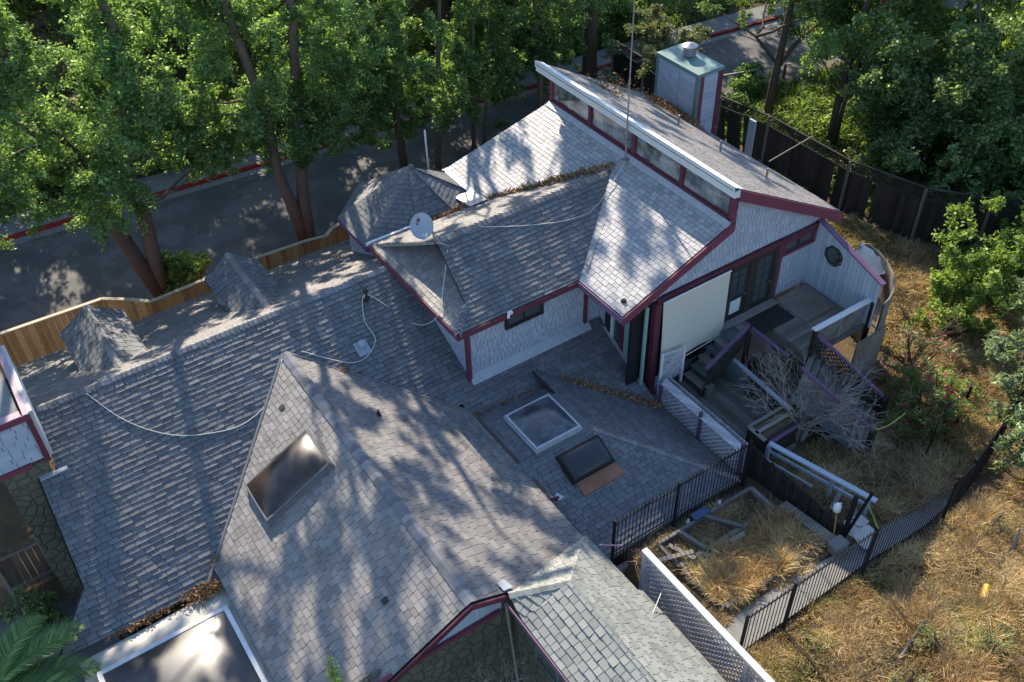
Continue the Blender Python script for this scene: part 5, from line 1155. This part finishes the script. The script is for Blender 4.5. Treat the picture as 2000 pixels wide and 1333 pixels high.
for i, (x, y) in enumerate(spots):
    k = i % 4; z = .3
    if first[k]:
        protos[k].location = (x, y, z); protos[k].rotation_euler = (0, 0, rg.uniform(0, 6)); first[k] = False
    else: copy_tree(protos[k], (x, y, z), rg.uniform(0, 6.3), rg.uniform(.8, 1.15))
# trees to the right beyond the dark fence
t6 = [([(32.7, 28, 0), (32.9, 28.1, 3), (33.4, 28.3, 6), (34, 28.6, 9)], .24), ([(33.0, 28.1, 3.2), (32.2, 29, 4.5), (31.2, 30.2, 5.4)], .08)]
bl = cloud(rg, (35.2, 28.8, 7.2), (3.2, 3.2, 3.2), 34, .5, 1.0)+[(31.2, 30.4, 5.5, .5), (30.6, 30.9, 5.7, .45), (32.0, 29.7, 5.2, .45), (31.5, 30.2, 6.1, .4)]
tree('oak_tree', 'oak with one thin branch reaching left over the sunlit road', (32.7, 28, 0), t6, bl, 'leaf_dark', 'bark', .075, 1500, 31, 'oaks beyond the dark fence')
t7 = [([(33.3, 24.6, .3), (33.6, 24.9, 3), (34.3, 25.2, 6), (35, 25, 10)], .24), ([(33.3, 24.5, .3), (33.2, 24.3, 3), (33.6, 24, 6.5)], .14)]
bl = cloud(rg, (36.2, 25.5, 7.4), (4.6, 3.8, 4.2), 56, .5, 1.05, 3.0)
tree('oak_tree', 'oak with a forked trunk and the largest crown beyond the dark fence', (33.3, 24.6, .3), t7, bl, 'leaf', 'bark', .075, 1500, 32, 'oaks beyond the dark fence')
oaks = [(35.5, 20.2, .8, 1.15, 'leaf_dark', 'dark round oak directly behind the lattice-topped fence'), (37.8, 15.5, .8, 1.1, 'leaf_dark', 'dark low oak at the right edge above the bright bush'), (43, 22, .8, 1.3, 'leaf', 'broad green oak in the upper right corner'), (44, 29, .6, 1.2, 'leaf_bright', 'sunlit yellow-green oak near the top right'), (41.5, 31.3, .3, .9, 'leaf', 'round green oak at the bend of the road'), (49, 24, .6, 1.4, 'leaf_dark', 'dark oak at the far upper right edge'), (39.5, 20, .8, .75, 'leaf_bright', 'small bright tree glowing between the dark oaks'), (33.6, 20.6, .8, .85, 'leaf_dark', 'low oak with foliage spilling over the fence lattice'), (35.0, 16.6, .8, .8, 'leaf', 'green oak spilling over the bend of the dark fence'), (38.5, 25.5, .8, 1.0, 'leaf', 'green oak filling the gap right of the forked oak'), (46.5, 18.5, .8, 1.2, 'leaf_bright', 'pale sunlit tree at the upper right edge'), (50, 30, .4, 1.25, 'leaf', 'tall oak at the far top right'), (40.5, 12.5, .8, 1.0, 'leaf', 'green tree at the right edge behind the bright bush')]
for i, (x, y, z, s, mt, lab) in enumerate(oaks):
    bl = cloud(rg, (x, y, 4.9*s), (3.6*s, 3.6*s, 3.9*s), 44, .5, 1.05, .9)
    tree('oak_tree', lab, (x, y, z), [([(x, y, 0), (x+.2, y, 3*s), (x, y+.3, 6*s)], .22)], bl, mt, 'bark', .085, 1100, 40+i, 'oaks beyond the dark fence', tw=10)
# shrubs
def shrub(name, label, x, y, rad, n, mt, seed, size=.08, per=1500, r0=.25, r1=.5, z=None, fl=None, stems=8, group=None, bark='stem_brown', asp=.5, shell=.35):
    z0_ = float(T(x, y)) if z is None else z; rr = random.Random(seed); bl = cloud(rr, (x, y, z0_+rad[2]*.85), rad, n, r0, r1, z0_+.15)
    root = thing(name, label, 'shrub', (x, y, z0_), group); b = B(seed)
    for k in range(stems):
        q = rr.choice(bl); b.tube(wig(rr, (x+rr.uniform(-.2, .2), y+rr.uniform(-.2, .2), z0_-.05), q[:3], 3, .1), [.05, .04, .03, .012], 6)
    b.build('stems', bark, root); leafcloud('foliage', bl, per, size, mt, seed, root, fl=fl, asp=asp, shell=shell); return root
shrub('olive_bush', 'pale olive-grey bush behind the tall antenna mast', 31.0, 34.6, (2.9, 2.2, 2.1), 42, 'leaf_olive', 51, .075, 1500, .35, .65, z=0)
shrub('bright_bush', 'bright leafy bush growing at the foot of the twin-trunked tree', 6.0, 32.3, (.85, .6, .9), 16, 'leaf_bright', 52, .09, 1700, z=.2)
shrub('verge_weeds', 'thin yellowish weeds on the verge beside the second dormer', 9.2, 31.6, (1.2, .3, .5), 10, 'weed_green', 53, .05, 900, .15, .3, z=0)
shrub('verge_weeds', 'thin weeds by the fence corner above the first dormer', 4.0, 31.1, (.8, .25, .4), 7, 'weed_green', 54, .05, 800, .15, .25, z=0)
shrub('green_bush', 'large bright green bush at the right edge above the oleander', 29.6, 13.6, (3.3, 2.6, 1.9), 60, 'leaf_bright', 55, .085, 1150, .35, .65)
shrub('green_bush', 'darker green bush in the shade at the end of the dark fence', 32.8, 17.2, (2.2, 1.8, 1.9), 34, 'leaf', 56, .09, 1000, .35, .6)
shrub('yellow_bush', 'yellow-green sprawling bush on the dry slope', 26.8, 13.5, (1.2, 1.0, .9), 18, 'leaf_bright', 57, .075, 1400, .25, .45)
shrub('oleander', 'oleander shrub dotted with pink flowers by the ramp', 22.4, 10.9, (1.55, 1.3, 1.25), 46, ['leaf', 'flower_pink'], 58, .07, 1800, .25, .48, fl=.15, stems=14, asp=.2)
shrub('oleander', 'sparse upper oleander with pink blooms against the dry slope', 24.0, 12.6, (1.5, 1.1, .95), 20, ['leaf_olive', 'flower_pink'], 59, .075, 800, .22, .4, fl=.10, stems=12, asp=.22)
for (x, y, z, lab, s_) in ((24.8, 9.6, 2.6, 'grey-green leafy tree overhanging the right edge', 1.0), (22.3, 7.2, 2.4, 'lower grey-green tree at the right edge by the curving fence', .8)):
    bl = cloud(rg, (x+.9, y, z+.9), (2.1*s_, 2.0*s_, 2.1*s_), 46, .3, .6, float(T(x, y))+.5)
    tree('grey_tree', lab, (x, y, float(T(x, y))), [([(x, y, .5), (x+.3, y, z*.6), (x+.8, y+.2, z+.8)], .12)], bl, 'leaf_grey', 'bark', .095, 1150, 60+int(x), 'grey-green trees at the right edge', tw=10, asp=.3)
for i, (x, y, lab) in enumerate(((32.0, 30.2, 'dark fern-like bush below the chimney beside the road'), (34.6, 31.0, 'dark bush at the road edge beside the oak trunk'), (31.4, 22.4, 'pale leafy bush behind the lattice fence top'), (22.0, 33.4, 'dark bush at the road edge behind the clerestory'))):
    shrub('road_bush', lab, x, y, (1.3, .9, .8), 16, ['leaf_dark', 'leaf', 'leaf_olive', 'leaf_dark'][i], 70+i, .09, 1000, .3, .5, z=0)
for i in range(16):
    x = -6+i*2.7+rg.uniform(-.8, .8); y = ky(x)+2.5+rg.random()*.8
    shrub('understory_bush', 'leafy bush lining the far side of the road', x, y, (1.9, 1.2, 1.7), 20, ['leaf', 'leaf_bright', 'leaf'][i % 3], 80+i, .09, 900, .45, .75, z=.1, stems=3, group='bushes lining the far side of the road')
# bare tree by the ramp
def bare(name, label, base, seed, tips, r=.06, depth=4, spread=.5, L0=.8, mat='bark_pale', lean=(0, 0, 1), cat='tree'):
    rr = random.Random(seed); b = B(seed)
    def grow(p, d, L_, r_, dp):
        q = p+d*L_; mid = p.lerp(q, .5)+V(rr.uniform(-1, 1), rr.uniform(-1, 1), rr.uniform(-1, 1))*L_*.07; b.tube([p, mid, q], [r_, r_*.85, r_*.65], 5, caps=False)
        if dp == 0: return
        for k in range(rr.choice((2, 3, 3))):
            nd = (d+V(rr.gauss(0, spread), rr.gauss(0, spread), rr.gauss(0, spread)*.6+.05)).normalized(); grow(q, nd, L_*rr.uniform(.6, .9), r_*.6, dp-1)
        if dp > 1: 
            nd = (d+V(rr.gauss(0, spread), rr.gauss(0, spread), rr.gauss(0, spread))).normalized(); grow(mid, nd, L_*.6, r_*.4, dp-2)
    for t in tips: grow(V(*base), (V(*t)-V(*base)).normalized(), L0, r, depth)
    return tag(b.build(name, mat), label, cat)
bare('bare_tree', 'leafless grey tree with fine twigs between the deck and the ramp', (18.0, 12.1, 1.3), 5, [(18.0, 13.0, 3.6), (18.9, 13.2, 3.9), (18.8, 12.2, 3.9), (17.8, 12.6, 3.9), (19.2, 12.8, 3.3), (18.2, 13.8, 3.8), (18.7, 12.9, 4.2), (19.4, 12.3, 3.6)], .05, 5, .6, .95, mat='bark_pale')
bare('bare_shrub', 'leafless branching shrub on the dry slope right of the curved balcony', (24.2, 12.8, .8), 9, [(24.5, 13.5, 2.2), (23.4, 13.4, 1.8), (25.6, 13.0, 2.0)], .05, 4, .5, .8, mat='stem_brown', cat='shrub')
bare('bare_shrub', 'pale bare twigs rising in front of the stone gable wall', (5.6, 9.9, 2.6), 12, [(5.9, 10.2, 3.6), (6.3, 10.0, 3.3), (5.2, 10.1, 3.5)], .014, 4, .4, .42, mat='bark_pale', cat='shrub')
bare('bare_shrub', 'thin bare twigs in the lower centre at the bottom edge', (3.2, 10.2, 4.1), 14, [(3.4, 10.6, 5.0), (3.0, 10.2, 4.9)], .008, 3, .4, .35, mat='stem_brown', cat='shrub')
sg = thing('green_sprig', 'small bright green sapling tip in front of the pale gable roof', 'plant', (2.5, 11.3, 3.9)); b = B(300); b.tube([(2.5, 11.2, 3.7), (2.55, 11.5, 4.3), (2.62, 11.7, 4.75)], .012, 6); b.build('stem', 'stem_brown', sg)
leafcloud('leaves', [(2.62, 11.72, 4.75, .13), (2.55, 11.55, 4.5, .17), (2.48, 11.4, 4.25, .16), (2.62, 11.4, 4.3, .13)], 4200, .035, 'leaf_bright', 5, sg)
sg_ = thing('side_gate', 'brown timber side gate beside the stone wall at the left edge', 'gate', (-2.7, 21.6, .2))
b = B(400)
for k in range(6): b.box((-3.25+k*.19, 21.6, .25), (-3.08+k*.19, 21.63, 2.0))
b.build('boards', 'bark_red', sg_); b = B(401); b.bar((-3.3, 21.57, 1.8), (-2.1, 21.57, 1.8), .05, .1); b.build('rail', 'deck_wood', sg_); b = B(401); b.bar((-3.3, 21.57, .5), (-2.1, 21.57, .5), .05, .1); b.build('rail', 'grey_wood', sg_)
for x in (-3.32, -2.08): b = B(402); b.box((x-.05, 21.55, .2), (x+.05, 21.65, 2.1)); b.build('post', 'grey_wood', sg_)
shrub('gate_bush', 'dark bush in the shade left of the stone wall', -2.9, 20.2, (.5, .5, .6), 12, 'leaf_dark', 410, .06, 1500, .2, .35, z=.2)
shrub('gate_bush', 'small leafy bush on the driveway edge by the stone wall foot', -2.1, 19.1, (.3, .35, .3), 8, 'leaf', 411, .05, 1500, .15, .28, z=.2)
# palm at the lower left
pm = thing('palm', 'palm with glossy arching fronds in the lower left corner', 'palm', (-3.7, 16.0, .2))
b = B(301); b.tube([(-3.7, 16.0, .2), (-3.65, 16.05, 2.2), (-3.7, 16.0, 3.9)], [.22, .2, .24], 12); b.build('trunk', 'bark', pm)
cpt = V(-3.7, 15.95, 3.9); k_ = 0
for az, el, L_ in ((20, 30, 2.3), (55, 22, 2.2), (85, 35, 2.2), (-5, 8, 2.1), (110, 20, 2.1), (140, 30, 2.0), (38, 50, 2.0), (170, 20, 2.0), (5, 45, 2.1), (70, 5, 2.0), (-35, 25, 2.0), (-90, 25, 2.0), (220, 30, 2), (300, 20, 2)):
    rr = random.Random(k_); k_ += 1; az, el = R(az), R(el); dh = V(math.cos(az), math.sin(az), 0); sp_ = []; N_ = 15
    for i in range(N_+1): t = i/N_; sp_.append(cpt+dh*(L_*t*math.cos(el*(1-t*.4)))+V(0, 0, L_*(t*math.sin(el)-.62*t*t)))
    b = B(310+k_); b.tube(sp_, [.022*(1-.8*i/N_) for i in range(N_+1)], 5, 1); sd = dh.cross(V(0, 0, 1))
    for i in range(2, N_*4):
        t = i/(N_*4); j = min(N_-1, int(t*N_)); p = sp_[j].lerp(sp_[j+1], t*N_-j); tg = (sp_[j+1]-sp_[j]).normalized(); ll = .52*math.sin(math.pi*min(1, t*.93+.08))**.6+.05
        for s_ in (-1, 1):
            d_ = (sd*s_*.85+tg*.75+V(0, 0, .22+rr.uniform(-.08, .08))).normalized(); w_ = tg.cross(d_).cross(d_).normalized()*.011; e = p+d_*ll+V(0, 0, -.08*ll); mm = p+d_*ll*.5+V(0, 0, .02); b.face([p-w_, mm-w_*1.4, e, mm+w_*1.4, p+w_], 0, rr.random())
    b.build('frond', ['palm_leaf', 'leaf_bright'], pm)

# ------------------------------------------------------------------ dry grass
def grass(name, N, fx, hgt, mats, seed, label=None, lean=.5, width=.011, dens=None, clump=.0, midx=None, kind='stuff', cat=None, zoff=0):
    rg = np.random.RandomState(seed); P = []
    while sum(len(p) for p in P) < N:
        x, y, m_ = fx(rg, N); 
        if dens is not None: k = rg.random_sample(len(x)) < dens(x, y); m_ = m_ & k
        P.append(np.stack([x[m_], y[m_]], 1))
    P = np.concatenate(P)[:N]; x, y = P[:, 0], P[:, 1]; z = T(x, y)+zoff
    def fn(x, y, s): return np.sin(x*1.7*s+1.3*np.sin(y*1.1*s))*np.cos(y*1.9*s+1.7*np.sin(x*.9*s))
    big = fn(x, y, .8); sm = fn(x+9, y-3, 2.6); h = hgt*np.clip(.6+.35*big+.25*sm+rg.normal(size=N)*.2, .15, 1.8)
    az = fn(x, y, .5)*2.5+fn(x+4, y, 2.2)*2.3+rg.normal(size=N)*1.5; ln = h*lean*(1+rg.random_sample(N)*.9); dx, dy = np.cos(az)*ln, np.sin(az)*ln
    wa = rg.uniform(0, 6.28, N); wx, wy = np.cos(wa)*width, np.sin(wa)*width; b0 = np.stack([x, y, z], 1); md = b0+np.stack([dx*.3, dy*.3, h*.6], 1); tp = b0+np.stack([dx, dy, h*.9], 1); wv = np.stack([wx, wy, wx*0], 1)
    v = np.stack([b0-wv, b0+wv, md+wv*.9, md-wv*.9, tp+wv*.2, tp-wv*.2], 1).reshape(-1, 3); i = np.arange(N)[:, None]*6
    q = np.stack([i+np.array([[0, 1, 2, 3]]), i+np.array([[3, 2, 4, 5]])], 1).reshape(-1, 4)
    tone = np.clip(.48+.22*big+.16*fn(x-5, y+2, 1.3)+rg.normal(size=N)*.16, 0, 1); mi = None
    if midx is not None: mi = np.repeat(midx(x, y, rg), 2)
    o = fast(name, v, q, mats, np.repeat(tone, 2), mi); return tag(o, label, cat, kind=kind)
def inyard(rg, n):
    x = rg.uniform(10.6, 27, n); y = rg.uniform(2.2, 12.6, n)
    m_ = (y < 7.6) | ((x > 17.2+(y-7.6)*.15) & (y > 8.3)) | ((x > 15.9) & (y > 8.9) & (y < 11.8)); m_ &= ~((x < 18.3) & (y > 7.5) & (y < 8.4)); m_ &= ~((x > 15.2) & (x < 20.1) & (y > 11.8)) 
    return x, y, m_
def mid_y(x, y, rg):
    g_ = np.sin(x*.9+2*np.sin(y*.7))*np.cos(y*1.3+x*.4); r_ = rg.random_sample(len(x)); shade = (y > 8.3)  # shaded strip gets more grey blades, its shade put into the colour
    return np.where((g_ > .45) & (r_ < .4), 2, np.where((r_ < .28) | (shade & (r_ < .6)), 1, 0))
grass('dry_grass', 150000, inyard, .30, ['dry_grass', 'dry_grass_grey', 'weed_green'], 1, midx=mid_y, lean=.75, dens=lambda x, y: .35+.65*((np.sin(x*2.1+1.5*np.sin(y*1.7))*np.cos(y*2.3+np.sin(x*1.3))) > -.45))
def inbed(rg, n): x = rg.uniform(11.75, 15.25, n); y = rg.uniform(8.8, 10.25, n); return x, y, np.ones(n, bool)
grass('bed_grass', 30000, inbed, .30, ['dry_grass', 'dry_grass_grey'], 2, midx=lambda x, y, r: (r.random_sample(len(x)) < .18).astype(int), lean=.7, zoff=.05)
def inbed2(rg, n): x = rg.uniform(11.0, 15.3, n); y = rg.uniform(10.4, 11.4, n); return x, y, np.ones(n, bool)
grass('bed_weeds', 7000, inbed2, .2, ['dry_grass_grey', 'dry_grass'], 3, midx=lambda x, y, r: (r.random_sample(len(x)) < .25).astype(int), lean=.9)
def inpath(rg, n): x = rg.uniform(10.9, 16, n); y = rg.uniform(8.4, 8.8, n); return x, y, np.ones(n, bool)
grass('path_edge_grass', 5000, inpath, .16, ['dry_grass_grey', 'dry_grass'], 4, midx=lambda x, y, r: (r.random_sample(len(x)) < .4).astype(int), lean=.9)
def inslope(rg, n): x = rg.uniform(22.3, 33, n); y = rg.uniform(11.5, 25, n); return x, y, (x < 29.2+np.maximum(0, 20-y)*.3) & ((x > 24.3) | (y > 16.4) | (y < 13))
def mid_s(x, y, rg):
    r_ = rg.random_sample(len(x)); return np.where((y > 18) & (r_ < .3), 2, np.where(r_ < .5, 1, 0))
grass('slope_grass', 70000, inslope, .32, ['dry_grass', 'dry_grass_grey', 'weed_green'], 5, midx=mid_s, width=.014, lean=.7)
def incover(rg, n): x = rg.uniform(-10, 66, n); y = rg.uniform(39, 60, n); k_ = np.interp(x, KX, KY); return x, y, y > k_+1.8
grass('ground_cover', 60000, incover, .5, ['leaf_dark', 'leaf', 'weed_green'], 6, midx=lambda x, y, r: r.randint(0, 3, len(x)), width=.06, lean=.6)
def inright(rg, n): x = rg.uniform(30, 52, n); y = rg.uniform(11, 33, n); return x, y, (x > 30+np.maximum(0, 20-y)*.5) & (y < 31.6-(x-30)*.13)
grass('ground_cover', 40000, inright, .5, ['leaf_dark', 'leaf', 'weed_green'], 7, midx=lambda x, y, r: r.randint(0, 3, len(x)), width=.05, lean=.6)
rg2 = np.random.RandomState(8)
def inrust(rg, n): k = rg.randint(0, 9, n); cx_ = np.array([12.3, 12.9, 13.3, 13.9, 14.3, 14.7, 13.6, 12.6, 14.9])[k]; cy_ = np.array([9.3, 9.9, 9.2, 9.7, 10.0, 9.2, 9.0, 9.0, 9.9])[k]; return cx_+rg.normal(size=n)*.16, cy_+rg.normal(size=n)*.14, np.ones(n, bool)
grass('rusty_weeds', 7000, inrust, .46, ['dry_grass', 'rust_grass'], 8, midx=lambda x, y, r: (r.random_sample(len(x)) < .55).astype(int), lean=.6, width=.012, zoff=.05)
def inrust2(rg, n): x = rg.uniform(11.2, 20, n); y = rg.uniform(3.6, 7.3, n); return x, y, (np.sin(x*1.9+2*np.sin(y*1.4))*np.cos(y*2.1-x*.6)) > .35
grass('rusty_weeds', 14000, inrust2, .36, ['dry_grass', 'rust_grass'], 9, midx=lambda x, y, r: (r.random_sample(len(x)) < .5).astype(int), lean=.8, width=.011)
# weeds with pale seed heads in the foreground
for i, (x, y) in enumerate(((14.6, 5.0), (13.2, 4.6), (19.6, 6.6), (15.6, 4.2), (12.6, 6.5))):
    shrub('tall_weed', 'leafy weed with pale heads standing in the dry grass', x, y, (.45, .4, .35), 7, ['weed_green', 'leaf_olive'], 95+i, .028, 2600, .1, .2, fl=.5, stems=5, group='weeds in the dry grass')
